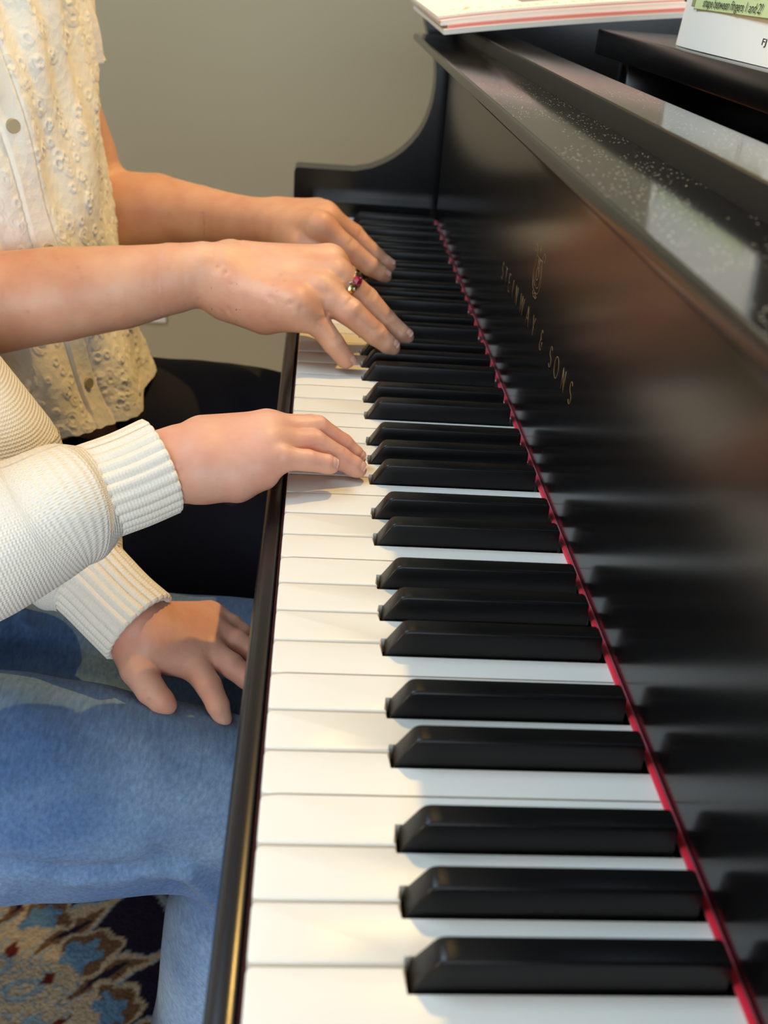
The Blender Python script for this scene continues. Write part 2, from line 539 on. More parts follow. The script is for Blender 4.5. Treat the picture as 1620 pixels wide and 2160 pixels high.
green_box = simple('lime_panel_ink', (0.62, 0.70, 0.33), 0.75)
cover_pink = simple('pink_cover', (0.80, 0.50, 0.46), 0.6)
gold_metal = simple('gold', (0.85, 0.62, 0.25), 0.22, metal=1.0)
silver = simple('silver', (0.75, 0.75, 0.78), 0.2, metal=1.0)
ruby = simple('ruby', (0.30, 0.005, 0.05), 0.08, 0.8, coat=1.0)
shoe_m = simple('black_leather', (0.015, 0.015, 0.016), 0.4)
shoe_c = simple('canvas_shoe', (0.55, 0.54, 0.52), 0.8)
brass = simple('brass', (0.7, 0.5, 0.2), 0.3, metal=1.0)
bench_leather = simple('bench_leather', (0.012, 0.012, 0.012), 0.45)
# ------------------------------------------------------------------ the room
X0, X1, Y0, Y1, ZT = -2.9, 2.3, -2.8, 1.85, 1.62
def struct(name, lo, hi, mat):
    return tag(box(name, lo, hi, mat), kind='structure')
struct('floor', (X0, Y0, FLOOR - 0.05), (X1, Y1, FLOOR), floor_wood)
struct('ceiling', (X0, Y0, ZT), (X1, Y1, ZT + 0.05), white_paint)
struct('wall_back', (X0 - 0.1, Y1, FLOOR - 0.05), (X1 + 0.1, Y1 + 0.1, ZT + 0.05), paint)
struct('wall_left', (X0 - 0.1, Y0, FLOOR - 0.05), (X0, Y1, ZT + 0.05), paint)
struct('wall_right', (X1, Y0, FLOOR - 0.05), (X1 + 0.1, Y1, ZT + 0.05), paint)
struct('wall_front', (X0 - 0.1, Y0 - 0.1, FLOOR - 0.05), (X1 + 0.1, Y0, ZT + 0.05), paint)
struct('baseboard_back', (X0, Y1 - 0.015, FLOOR), (X1, Y1, FLOOR + 0.11), trim_paint)
struct('baseboard_left', (X0, Y0, FLOOR), (X0 + 0.015, Y1 - 0.015, FLOOR + 0.11), trim_paint)

# power outlet low on the wall behind the piano
r = empty('wall_outlet', (-0.333, Y1 - 0.003, -0.42), 'white power outlet plate on the wall behind the navy trousers', 'outlet')
box('cover_plate', (-0.368, Y1 - 0.006, -0.425), (-0.298, Y1, -0.31), outlet_white, r, 0.002)
for z in (-0.392, -0.343):
    s = box('socket', (-0.350, Y1 - 0.009, z - 0.015), (-0.316, Y1 - 0.005, z + 0.015), outlet_white, r, 0.002)
    for dx in (-0.007, 0.007):
        box('slot', (-0.333 + dx - 0.001, Y1 - 0.0095, z - 0.004), (-0.333 + dx + 0.001, Y1 - 0.0085, z + 0.006), slot_dark, s)

# rug: dark navy ground, cream medallion ringed with blue flowers
def rug_mesh():
    xs = np.arange(-1.05, 0.20, 0.0036); ys = np.arange(-0.02, 1.25, 0.0036)
    X, Y = np.meshgrid(xs, ys, indexing='ij')
    sm = lambda a, e0, e1: np.clip((a - e0) / (e1 - e0), 0, 1)
    jx = 0.0035 * (np.sin(X * 61 + 3 * np.sin(Y * 37)) + np.sin(Y * 83 + X * 29))
    jy = 0.0035 * (np.sin(Y * 57 + 3 * np.sin(X * 41)) + np.sin(X * 79 - Y * 23))
    cx, cy = -0.398, 0.397
    dx, dy = X + jx - cx, Y + jy - cy
    rr = np.hypot(dx, dy); ph = np.arctan2(dy, dx)
    n = 20; ph0 = math.radians(-14.0)
    q = (ph - ph0) / (2 * math.pi / n); fq = q - np.round(q)               # -.5 .. .5 about a flower
    hq = q - 0.5 - np.round(q - 0.5)                                        # about the leaf between two flowers
    u, v = fq * 2 * math.pi / n * rr, rr - 0.245                            # local metres
    hu, hv = hq * 2 * math.pi / n * rr, rr - 0.245
    NAVY, CREAM, BLUE, LBLUE = (0.012, 0.009, 0.026), (0.40, 0.33, 0.24), (0.10, 0.21, 0.36), (0.20, 0.28, 0.34)
    BROWN, RED, DBLUE = (0.13, 0.075, 0.042), (0.10, 0.014, 0.012), (0.03, 0.07, 0.14)
    C = np.zeros(X.shape + (4,)); C[..., 3] = 1
    def put(mask, col): C[mask, :3] = col
    C[..., :3] = NAVY
    # vines on the navy ground
    vine = np.abs(rr - 0.33 - 0.02 * np.sin(10 * ph + 1)) < 0.006
    put(vine, LBLUE)
    vine2 = np.abs(rr - 0.40 - 0.035 * np.sin(10 * ph + 2.4)) < 0.0055
    put(vine2, LBLUE)
    w = np.hypot(hu * 1.0, rr - 0.345); put(w < 0.018, BROWN); put(w < 0.010, CREAM)
    # medallion field with a scalloped edge
    edge = 0.252 + 0.016 * np.cos(2 * np.pi * fq)
    put(rr < edge, CREAM)
    vin = np.abs(np.sin(ph * 20 + 9 * np.sin(rr * 70)) * 0.5 + np.sin(rr * 190 + 2 * np.sin(ph * 20))) < 0.22
    put((rr < 0.235) & (rr > 0.03) & vin, LBLUE)
    put((rr < 0.215) & (np.abs(np.hypot(u, rr - 0.17) - 0.014) < 0.004), LBLUE)
    put((rr < 0.13) & (np.abs(np.cos(ph * 10)) > 0.90) & (rr > 0.07), DBLUE)
    # leaf between the flowers: cream sheath, dark brown heart
    le = np.abs(hu) / 0.0125 + np.abs(hv - 0.004) / 0.052
    put(np.abs(hu) / 0.019 + np.abs(hv - 0.012) / 0.075 < 1, LBLUE)
    put(np.abs(hu) / 0.016 + np.abs(hv - 0.012) / 0.070 < 1, CREAM)
    put(le < 1, BROWN); put(np.abs(hu) / 0.006 + np.abs(hv - 0.004) / 0.03 < 1, NAVY)
    # flowers
    d = np.hypot(u, v); pet = 1 + 0.10 * np.cos(6 * np.arctan2(v, u))
    put(d < 0.033 * pet, CREAM); put((d < 0.0275 * pet) & (v > -0.012), BROWN)
    put(np.hypot(u, v + 0.004) < 0.0185 * (1 + 0.22 * np.cos(5 * np.arctan2(v, u))), BLUE)
    put(np.abs(u) / 0.008 + np.abs(rr - 0.195) / 0.012 < 1, RED)
    # wool tuft variation
    k = 0.62 + 0.26 * rng.random(X.shape)
    C[..., :3] *= k[..., None]
    Z = FLOOR + 0.008 + 0.0012 * rng.random(X.shape)
    V = np.stack([X, Y, Z], -1).reshape(-1, 3)
    a, b = X.shape
    i, j = np.meshgrid(np.arange(a - 1), np.arange(b - 1), indexing='ij')
    k0 = (i * b + j).ravel()
    F = np.stack([k0, k0 + b, k0 + b + 1, k0 + 1], -1)
    # close the underside so that the rug has its thickness
    e = [0, (a - 1) * b, a * b - 1, b - 1]
    base = len(V)
    V = np.vstack([V, [(*V[t][:2], FLOOR + 0.0005) for t in e]])
    C = np.vstack([C.reshape(-1, 4), np.tile([*NAVY, 1], (4, 1))])
    F = np.vstack([F, [[base, base + 3, base + 2, base + 1], [e[0], e[3], base + 3, base], [e[3], e[2], base + 2, base + 3],
                       [e[2], e[1], base + 1, base + 2], [e[1], e[0], base, base + 1]]])
    m, nt, b = new_mat('rug_wool')
    at = N(nt, 'ShaderNodeVertexColor', layer_name='Col')
    nt.links.new(at.outputs[0], b.inputs['Base Color'])
    b.inputs['Roughness'].default_value = 0.95; b.inputs['Specular IOR Level'].default_value = 0.1
    bump(m, 260, 0.003, 0.7)
    o = mesh_obj('rug', V, F, m, None, True, color=C, base=True)
    tag(o, 'dark navy rug with a cream medallion of blue flowers under the bench', 'rug')
rug_mesh()

# ------------------------------------------------------------------ the grand piano
P = 0.0235                                           # width of one white key
KB0, KB1 = -9 * P, 43 * P                            # treble and bass ends of the keyboard
piano = empty('grand_piano', (0.45, 0.4, FLOOR), 'black satin grand piano with open fallboard and gilt lettering', 'piano')

def white_key(k, left, right):
    """Key between y = k*P and (k+1)*P; left/right: (cut, black) notch depth on the treble and bass side."""
    g = 0.0005
    y0, y1 = k * P + g, (k + 1) * P - g
    ya, yb = (y0 if left is None else left), (y1 if right is None else right)
    xn, xe = 0.0480, 0.1505
    pts = [(0, y0), (0, y1)]
    pts += [(xn, y1), (xn, yb)] if right is not None else []
    pts += [(xe, yb), (xe, ya)]
    pts += [(xn, ya), (xn, y0)] if left is not None else []
    bm = bmesh.new()
    top = [bm.verts.new((x, y, 0.0)) for x, y in pts]
    f = bm.faces.new(top)
    bm.normal_update()
    if f.normal.z < 0: f.normal_flip()
    ext = bmesh.ops.extrude_face_region(bm, geom=[f])
    for v in ext['geom']:
        if isinstance(v, bmesh.types.BMVert): v.co.z -= 0.0075
    bmesh.ops.recalc_face_normals(bm, faces=bm.faces)
    bm.edges.ensure_lookup_table()
    vert = [e for e in bm.edges if abs(e.verts[0].co.z - e.verts[1].co.z) > 0.004 and e.verts[0].co.x < 0.001]
    bmesh.ops.bevel(bm, geom=vert, offset=0.0022, segments=4, affect='EDGES', profile=0.5)
    te = [e for e in bm.edges if e.verts[0].co.z > -1e-5 and e.verts[1].co.z > -1e-5 and max(v.co.x for v in e.verts) < 0.15]
    bmesh.ops.bevel(bm, geom=te, offset=0.0010, segments=3, affect='EDGES', profile=0.5)
    return bm_obj('white_key', bm, ivory, piano, angle=40)

# black keys sit at boundary k (between white keys k-1 and k); offset towards the bass
pat = {0: -0.0033, 1: 0.0, 2: 0.0033, 4: -0.0024, 5: 0.0024}       # A#, G#, F#, D#, C# going down
def black_at(k):
    q = k % 7
    if q not in pat or k >= 43 or k <= -8: return None
    return k * P + pat[q]
blacks = {k: black_at(k) for k in range(-9, 44) if black_at(k) is not None}
HB = 0.0066                                          # half width of the notch
for k in range(-9, 43):
    l = blacks.get(k); rr_ = blacks.get(k + 1)
    white_key(k, None if l is None else l + HB, None if rr_ is None else rr_ - HB)

def black_key(y):
    prof = [(0.0494, -0.006), (0.0496, 0.0005), (0.0553, 0.0095), (0.0566, 0.0112), (0.0578, 0.0120), (0.0596, 0.0124),
            (0.1440, 0.0124), (0.1452, 0.0115), (0.1456, -0.006)]
    hw = lambda z: 0.0055 - 0.00085 * max(z, 0) / 0.012
    bm = bmesh.new()
    a = [bm.verts.new((x, y - hw(z), z)) for x, z in prof]
    b = [bm.verts.new((x, y + hw(z), z)) for x, z in prof]
    n = len(prof)
    for i in range(n): bm.faces.new([a[i], a[(i + 1) % n], b[(i + 1) % n], b[i]])
    bm.faces.new(a[::-1]); bm.faces.new(b)
    bmesh.ops.recalc_face_normals(bm, faces=bm.faces)
    sides = [e for e in bm.edges if len(e.link_faces) == 2 and any(len(f.verts) > 4 for f in e.link_faces) and min(v.co.z for v in e.verts) > -0.002]
    bmesh.ops.bevel(bm, geom=sides, offset=0.0011, segments=3, affect='EDGES', profile=0.5)
    return bm_obj('black_key', bm, blackkey, piano, angle=50)
for k, y in blacks.items(): black_key(y)

ARM0, ARM1 = 1.050, 1.086                            # the far arm; the near one mirrors it
NARM1 = KB0 - 0.0395; NARM0 = NARM1 - 0.036
o = box('key_bed', (-0.0095, NARM1, -0.128), (0.60, ARM0, -0.030), arm_ebony, piano, 0.002)
o = box('key_frame_cloth', (-0.0015, KB0 - 0.001, -0.030), (0.15, KB1 + 0.001, -0.0085), bed_felt, piano)
tag(o, 'dark red cloth seen between the keys')
prism_y('key_slip', [(-0.0016, -0.030), (-0.0016, -0.0115), (-0.0022, -0.0100), (-0.0034, -0.0094), (-0.0058, -0.0093), (-0.0085, -0.0096), (-0.0105, -0.0106),
                     (-0.0117, -0.0125), (-0.0122, -0.0150), (-0.0122, -0.128), (-0.0096, -0.128), (-0.0096, -0.030)],
        NARM1, ARM0, slip_ebony, piano, 50)
# cheek blocks at both ends of the keyboard
def cheek(y0, y1):
    prof = [(-0.0016, -0.03), (-0.0016, 0.008), (-0.0004, 0.0125), (0.003, 0.0155), (0.008, 0.0165), (0.150, 0.0165), (0.150, -0.03)]
    o = prism_y('cheek_block', prof, y0, y1, arm_ebony, piano, 40)
    return o
cheek(KB1 + 0.0018, ARM0); cheek(NARM1, KB0 - 0.0018)

fall_prof = [(0.1505, -0.004), (0.1502, 0.10), (0.1496, 0.160), (0.1478, 0.180), (0.1440, 0.1895), (0.1380, 0.1935), (0.1300, 0.1950), (0.1085, 0.1955),
             (0.1068, 0.1960), (0.1060, 0.1972), (0.1059, 0.1990), (0.1061, 0.2008), (0.1070, 0.2020), (0.1086, 0.2025), (0.1540, 0.2025),
             (0.1545, 0.2020), (0.1630, 0.2020), (0.1630, -0.004)]
fall = prism_y('fallboard', fall_prof, KB0 - 0.0395 + 0.001, KB1 + 0.002, ebony, piano, 30)
rail_prof = [(0.1545, 0.1985), (0.1545, 0.2118), (0.1550, 0.2132), (0.1562, 0.2138), (0.1905, 0.2138), (0.1916, 0.2132), (0.1920, 0.2120), (0.1920, 0.150), (0.1632, 0.150), (0.1632, 0.1985)]
rail = prism_y('name_board_rail', rail_prof, NARM1 + 0.0005, ARM0 - 0.0005, rail_ebony, piano, 30)
box('rail_top', (0.1562, NARM1 + 0.001, 0.2130), (0.1905, ARM0 - 0.001, 0.21392), dust_ebony, rail)
# the flat top of the open fallboard carries a polished, dusty veneer
top = box('fallboard_top', (0.1086, KB0 - 0.036, 0.2012), (0.1543, KB1 + 0.001, 0.20262), dust_ebony, fall)
# felt strip where the keys pass under the fallboard
prism_y('name_board_felt', [(0.1494 + 0.0015 * math.cos(t), 0.0016 + 0.0017 * math.sin(t)) for t in np.linspace(0, 2 * math.pi, 10, endpoint=False)],
        KB0, KB1, red_felt, piano, 60)

# arms: the curve of the case beside the keyboard
def arm(y0, y1):
    front = [(-0.0205, -0.128), (-0.0205, 0.0400), (-0.0195, 0.0450), (-0.0160, 0.0462), (0.020, 0.0462), (0.0514, 0.0464), (0.071, 0.0508), (0.0850, 0.0570), (0.0968, 0.0640),
             (0.1080, 0.0728), (0.1173, 0.0826), (0.1245, 0.0922), (0.1297, 0.1021), (0.1335, 0.1118), (0.1361, 0.1219), (0.1380, 0.1320), (0.1390, 0.1450), (0.1390, 0.1580), (0.1375, 0.1700),
             (0.1330, 0.1830), (0.1266, 0.1967), (0.1215, 0.2110), (0.1188, 0.2251), (0.1170, 0.2400), (0.1170, 0.2700)]
    back = [(0.60, 0.2700), (0.60, -0.128)]
    return prism_y('case_arm', front + back, y0, y1, arm_ebony, piano, 30)
arm(ARM0, ARM1); arm(NARM0, NARM1)

# the case behind the keyboard: bent rim, pinblock, plate, music desk
def rim():
    out = [(0.60, ARM1), (1.05, 1.07), (1.45, 0.98), (1.66, 0.80), (1.70, 0.55), (1.58, 0.36), (1.36, 0.26), (1.15, 0.14), (0.98, -0.06), (0.82, -0.22), (0.60, NARM0)]
    Q = catmull([(x, y, 0) for x, y in out], 60)[:, :2]
    T = np.gradient(Q, axis=0); T /= np.linalg.norm(T, axis=1)[:, None]
    Nn = np.stack([T[:, 1], -T[:, 0]], -1)
    I = Q + Nn * 0.035
    n = len(Q); V = []
    for A in (Q, I):
        for z in (-0.128, 0.27): V += [(x, y, z) for x, y in A]
    F = []
    for i in range(n - 1):
        F += [[i, i + 1, n + i + 1, n + i], [2 * n + i + 1, 2 * n + i, 3 * n + i, 3 * n + i + 1],
              [n + i, n + i + 1, 3 * n + i + 1, 3 * n + i], [i + 1, i, 2 * n + i, 2 * n + i + 1]]
    F += [[0, n, 3 * n, 2 * n], [n - 1, 3 * n - 1, 4 * n - 1, 2 * n - 1]]
    mesh_obj('case_rim', V, F, arm_ebony, piano, False)
    inner = I[:]
    bm = bmesh.new()
    vs = [bm.verts.new((x, y, 0.120)) for x, y in inner] + [bm.verts.new((0.36, NARM1, 0.120)), bm.verts.new((0.36, ARM0, 0.120))]
    f = bm.faces.new(vs); ext = bmesh.ops.extrude_face_region(bm, geom=[f])
    for v in ext['geom']:
        if isinstance(v, bmesh.types.BMVert): v.co.z -= 0.02
    bmesh.ops.recalc_face_normals(bm, faces=bm.faces)
    bm_obj('iron_plate', bm, iron, piano)
rim()
box('pinblock', (0.192, NARM1, 0.10), (0.36, ARM0, 0.150), brown_wood, piano)
desk = box('music_desk', (0.250, -0.12, 0.2105), (0.520, 0.772, 0.2305), arm_ebony, piano, 0.0015)
prism_y('desk_back', [(0.318, 0.2305), (0.392, 0.50), (0.404, 0.50), (0.330, 0.2305)], -0.11, 0.60, arm_ebony, desk)
for y in (NARM1 + 0.06, 0.70):
    box('desk_rail', (0.262, y, 0.150), (0.520, y + 0.03, 0.2104), arm_ebony, piano, 0.002)
# three legs on casters
def pleg(x, y):
    bm = bmesh.new()
    for (a, z0, z1) in ((0.055, -0.20, -0.128), (0.045, -0.62, -0.20)):
        vs = add_box(bm, (x - a, y - a, z0), (x + a, y + a, z1), 0.006)
    l = bm_obj('leg', bm, arm_ebony, piano, angle=30)
    bm = bmesh.new()
    bmesh.ops.create_cone(bm, cap_ends=True, segments=24, radius1=0.03, radius2=0.03, depth=0.03,
                          matrix=Matrix.Translation((x, y, FLOOR + 0.03)) @ Matrix.Rotation(math.pi / 2, 4, 'X'))
    add_box(bm, (x - 0.02, y - 0.02, FLOOR + 0.045), (x + 0.02, y + 0.02, -0.62))
    bm_obj('caster', bm, brass, l, angle=40)
pleg(0.30, NARM1 + 0.06); pleg(0.30, ARM0 - 0.06); pleg(1.45, 0.66)

# ---- gilt lettering and emblem on the fallboard
def strokes(name, polys, mat, parent, to3, r=0.00035):
    """Thin raised strokes: each polyline becomes a small flattened bead."""
    V, F = [], []
    for pl in polys:
        Q = catmull([(x, y, 0) for x, y in pl], max(8, 6 * len(pl))) if len(pl) > 2 else np.array([(x, y, 0) for x, y in pl], float)
        Q = np.array([to3(x, y) for x, y, _ in Q])
        T = np.gradient(Q, axis=0); T /= np.linalg.norm(T, axis=1)[:, None] + 1e-12
        nx = np.array([-1.0, 0, 0]); b0 = len(V); k = 6
        for q, t in zip(Q, T):
            s = np.cross(t, nx)
            for a in range(k):
                th = 2 * math.pi * a / k
                V.append(q + r * math.cos(th) * s + 0.45 * r * math.sin(th) * nx)
        for i in range(len(Q) - 1):
            for a in range(k):
                F.append([b0 + i * k + a, b0 + i * k + (a + 1) % k, b0 + (i + 1) * k + (a + 1) % k, b0 + (i + 1) * k + a])
        F.append([b0 + a for a in range(k)][::-1]); F.append([b0 + (len(Q) - 1) * k + a for a in range(k)])
    return mesh_obj(name, V, F, mat, parent, True)

def arc(cx, cy, rx, ry, a0, a1, n=9):
    return [(cx + rx * math.cos(math.radians(a)), cy + ry * math.sin(math.radians(a))) for a in np.linspace(a0, a1, n)]
GL = {
 'S': [arc(0.5, 0.75, 0.30, 0.25, 30, 270, 8) + arc(0.5, 0.25, 0.34, 0.25, 90, -150, 8)[1:]],
 'T': [[(0.08, 1), (0.92, 1)], [(0.5, 1), (0.5, 0)]],
 'E': [[(0.2, 0), (0.2, 1)], [(0.2, 1), (0.85, 1)], [(0.2, 0.5), (0.7, 0.5)], [(0.2, 0), (0.85, 0)]],
 'I': [[(0.5, 0), (0.5, 1)]],
 'N': [[(0.15, 0), (0.15, 1)], [(0.15, 1), (0.85, 0)], [(0.85, 0), (0.85, 1)]],
 'W': [[(0.0, 1), (0.25, 0)], [(0.25, 0), (0.5, 1)], [(0.5, 1), (0.75, 0)], [(0.75, 0), (1.0, 1)]],
 'A': [[(0.05, 0), (0.5, 1)], [(0.5, 1), (0.95, 0)], [(0.22, 0.36), (0.78, 0.36)]],
 'Y': [[(0.05, 1), (0.5, 0.48)], [(0.95, 1), (0.5, 0.48)], [(0.5, 0.48), (0.5, 0)]],
 'O': [arc(0.5, 0.5, 0.46, 0.5, 0, 360, 17)],
 '&': [arc(0.52, 0.76, 0.26, 0.24, 40, 270, 8) + arc(0.52, 0.26, 0.36, 0.26, 90, 325, 9)[1:], [(0.88, 0.24), (0.80, 0.46)]],
}
lab = [('S', .5379), ('T', .5222), ('E', .5060), ('I', .4905), ('N', .4750), ('W', .4525), ('A', .4296), ('Y', .4085), ('&', .3815), ('S', .3521), ('O', .3346), ('N', .3150), ('S', .2965)]
for ch, yc in lab:
    w = {'W': 0.0135, 'I': 0.008, 'O': 0.0115, 'N': 0.0088, 'A': 0.0098}.get(ch, 0.0082)
    strokes('letter', GL[ch], gold, fall, lambda a, b, yc=yc, w=w: np.array([0.1501, yc + (0.5 - a) * w, 0.0662 + b * 0.0123]), 0.00034)
ly = []
for sgn in (-1, 1):
    ly.append([(sgn * x, y) for x, y in [(0.05, 0.06), (0.30, 0.10), (0.47, 0.26), (0.46, 0.48), (0.36, 0.66), (0.34, 0.80), (0.46, 0.90), (0.60, 0.86), (0.58, 0.76), (0.49, 0.77)]])
    ly.append([(sgn * x, y) for x, y in [(0.05, 0.16), (0.24, 0.20), (0.36, 0.32), (0.35, 0.48), (0.27, 0.64)]])
    ly.append([(sgn * 0.08, 0.18), (sgn * 0.08, 0.72)])
    ly.append([(0.0, 0.06), (sgn * 0.16, -0.02), (sgn * 0.28, 0.03)])
ly += [[(-0.32, 0.72), (0.32, 0.72)], [(0, 0.72), (0, 0.96)], [(-0.08, 0.88), (0.08, 0.88)], arc(0, 0.42, 0.16, 0.12, 0, 360, 13), [(-0.14, -0.04), (0.14, -0.04)]]
strokes('lyre_emblem', ly, gold, fall, lambda a, b: np.array([0.1500, 0.4185 - a * 0.026, 0.0893 + b * 0.0325]), 0.00030)

# ------------------------------------------------------------------ bench
r = empty('piano_bench', (-0.485, 0.49, FLOOR), 'long black padded piano bench under the two players', 'bench')
box('seat_pad', (-0.66, 0.00, -0.318), (-0.31, 0.98, -0.278), bench_leather, r, 0.015, 3)
box('seat_frame', (-0.65, 0.01, -0.375), (-0.32, 0.97, -0.3185), arm_ebony, r, 0.003)
for x in (-0.62, -0.35):
    for y in (0.04, 0.94):
        box('leg', (x - 0.022, y - 0.022, FLOOR + (0.011 if x > -1 else 0)), (x + 0.022, y + 0.022, -0.3755), arm_ebony, r, 0.003)
# ------------------------------------------------------------------ the two players
def V3(*a): return np.array(a, float)

def head_field(f, c, s, yaw, pitch):
    """Skull, jaw, nose, lips, ears; face looks along local +x."""
    cy, sy, cp, sp = math.cos(yaw), math.sin(yaw), math.cos(pitch), math.sin(pitch)
    def L(x, y, z, r):
        x2, z2 = x * cp + z * sp, -x * sp + z * cp
        return (c[0] + s * (x2 * cy - y * sy), c[1] + s * (x2 * sy + y * cy), c[2] + s * z2, r * s)
    f.limb([L(-0.02, 0, 0.035, 0.082), L(0.015, 0, 0.03, 0.078)])
    f.limb([L(0.02, 0, -0.015, 0.064), L(0.035, 0, -0.06, 0.045)])
    f.limb([L(0.055, 0, -0.085, 0.026), L(0.03, 0.03, -0.07, 0.03)]); f.limb([L(0.055, 0, -0.085, 0.026), L(0.03, -0.03, -0.07, 0.03)])
    g = f.group(0.006, 0.008)
    f.limb([L(0.086, 0, 0.012, 0.009), L(0.104, 0, -0.022, 0.011)], g)
    for sg in (-1, 1):
        f.limb([L(0.096, sg * 0.009, -0.026, 0.007), L(0.09, sg * 0.012, -0.026, 0.007)], g)
        f.limb([L(0.078, sg * 0.012, 0.022, 0.010), L(0.066, sg * 0.045, 0.024, 0.012)], g)
        f.limb([L(0.060, sg * 0.040, -0.018, 0.022), L(0.045, sg * 0.052, -0.01, 0.018)], g)
        f.limb([L(-0.012, sg * 0.080, 0.015, 0.010), L(-0.018, sg * 0.086, -0.005, 0.010), L(-0.010, sg * 0.080, -0.024, 0.007)], g)
        f.crease(L(0.092, sg * 0.030, 0.004, 0)[:3], L(0.090, sg * 0.040, 0.004, 0)[:3], 0.012 * s, 0.006 * s)
    f.limb([L(0.086, -0.018, -0.052, 0.006), L(0.091, 0, -0.050, 0.007), L(0.086, 0.018, -0.052, 0.006)], g)
    f.limb([L(0.083, -0.015, -0.061, 0.007), L(0.088, 0, -0.062, 0.008), L(0.083, 0.015, -0.061, 0.007)], g)
    f.crease(L(0.095, -0.02, -0.056, 0)[:3], L(0.095, 0.02, -0.056, 0)[:3], 0.003 * s, 0.002 * s)
    return L

def nail(tip, prev, w, l, rad, parent, side=None):
    """Fingernail on the back of the fingertip."""
    t = V3(*tip[:3]) - V3(*prev[:3]); t /= np.linalg.norm(t)
    up = V3(0, 0, 1) if side is None else V3(*side)
    n = up - t * (up @ t); n /= np.linalg.norm(n)
    b = np.cross(t, n)
    Vv, F = [], []
    nu, nv = 7, 7
    for lay in (0, 1):
        for i in range(nu):
            a = -1 + 2 * i / (nu - 1)
            for j in range(nv):
                q = -1 + 2 * j / (nv - 1)
                ww = w * 0.5 * (1 - 0.10 * q * q)
                th = q * 0.80
                rr = (rad * 0.97 if lay == 0 else rad * 0.97 - 0.0012)
                p = V3(*tip[:3]) + t * (a * l * 0.5 + 0.0012 - 0.0006 * q * q * (1 if a > 0 else -1)) + rr * (math.cos(th) * n + math.sin(th) * ww / (rad * 0.72) * b)
                Vv.append(p - n * 0.0010 * (a > 0.9))
    m = nu * nv
    for i in range(nu - 1):
        for j in range(nv - 1):
            k = i * nv + j
            F.append([k, k + nv, k + nv + 1, k + 1]); F.append([m + k, m + k + 1, m + k + nv + 1, m + k + nv])
    ring = [i * nv for i in range(nu)] + [(nu - 1) * nv + j for j in range(1, nv)] + [i * nv + nv - 1 for i in range(nu - 2, -1, -1)] + [j for j in range(nv - 2, 0, -1)]
    for a, b_ in zip(ring, ring[1:] + ring[:1]): F.append([a, b_, m + b_, m + a])
    return mesh_obj('fingernail', Vv, F, nail_m, parent, True)

def knuckle(f, p, prev, rad, depth=0.0005, n=3, gap=0.0022):
    """Small skin folds across the back of a finger joint."""
    p = V3(*p); t = p - V3(*prev); t /= np.linalg.norm(t)
    up = V3(0, -0.45, 0.9); nrm = up - t * (up @ t); nrm /= np.linalg.norm(nrm); b = np.cross(t, nrm)
    for i in range(n):
        q = p + t * (i - (n - 1) / 2) * gap + nrm * rad * 0.96
        f.crease(q - b * rad * 0.62, q + b * rad * 0.62, 0.0011, depth * 1.9)

def finger(f, pts, g_blend=0.004, join=0.010):
    g = f.group(g_blend, join); f.limb(pts, g); return g

# ================= the woman in the cream blouse
W = empty('person', (-0.27, 0.68, FLOOR), 'person in cream eyelet blouse and navy trousers playing with both hands', 'person')
fw = Field()
# right arm: shoulder, elbow, wrist (out of the picture up to the middle of the forearm)
elbR = (-0.2592, 0.5000, 0.0262); 
fw.limb([(-0.285, 0.530, 0.262, 0.034), (-0.272, 0.495, 0.16, 0.038), (*elbR, 0.042)])
fw.limb([(*elbR, 0.039), (*(-0.2129, 0.5120, 0.0336), 0.0350), (*(-0.1750, 0.5220, 0.0385), 0.0335), (*(-0.1327, 0.5320, 0.0434), 0.0300), (*(-0.0957, 0.5390, 0.0505), 0.0252), (*(-0.0718, 0.5430, 0.0548), 0.0225), (*(-0.0608, 0.5450, 0.0553), 0.0215)])
mcpR = {'pinky': (-0.0029, 0.5070, 0.0438), 'ring': (0.0151, 0.5220, 0.0516), 'middle': (0.0252, 0.5410, 0.0586), 'index': (0.0208, 0.5630, 0.0627)}
carR = {'pinky': (-0.0513, 0.5330, 0.0443), 'ring': (-0.0499, 0.5410, 0.0492), 'middle': (-0.0497, 0.5510, 0.0543), 'index': (-0.0498, 0.5600, 0.0583)}
radR = {'pinky': 0.0135, 'ring': 0.0130, 'middle': 0.0130, 'index': 0.0130}
for k in mcpR:
    fw.limb([(*carR[k], 0.0165), (*mcpR[k], radR[k])])
fw.limb([(*carR['pinky'], 0.019), (*(-0.0246, 0.5200, 0.0366), 0.0165), (*mcpR['pinky'], 0.0125)])
fingR = {
 'pinky': [(*mcpR['pinky'], 0.0122), (*(0.0140, 0.5060, 0.0345), 0.0090), (*(0.0260, 0.5000, 0.0215), 0.0080), (*(0.0356, 0.4980, 0.0104), 0.0070)],
 'ring': [(*mcpR['ring'], 0.0125), (*(0.0370, 0.5100, 0.0425), 0.0102), (*(0.0559, 0.5070, 0.0284), 0.0086), (*(0.0662, 0.5060, 0.0210), 0.0070), (*(0.0706, 0.5055, 0.0185), 0.0052)],
 'middle': [(*mcpR['middle'], 0.0128), (*(0.0490, 0.5400, 0.0425), 0.0108), (*(0.0650, 0.5370, 0.0289), 0.0088), (*(0.0786, 0.5340, 0.0203), 0.0068), (*(0.0831, 0.5335, 0.0181), 0.0050)],
 'index': [(*mcpR['index'], 0.0125), (*(0.0417, 0.5620, 0.0407), 0.0100), (*(0.0582, 0.5600, 0.0241), 0.0085), (*(0.0670, 0.5590, 0.0165), 0.0068)],
}
for k, p in fingR.items(): finger(fw, p)
finger(fw, [(*(-0.0418, 0.5650, 0.0421), 0.016), (*(-0.0126, 0.5750, 0.0258), 0.0115), (*(0.0065, 0.5700, 0.0162), 0.0095), (*(0.0182, 0.5600, 0.0093), 0.0075)])
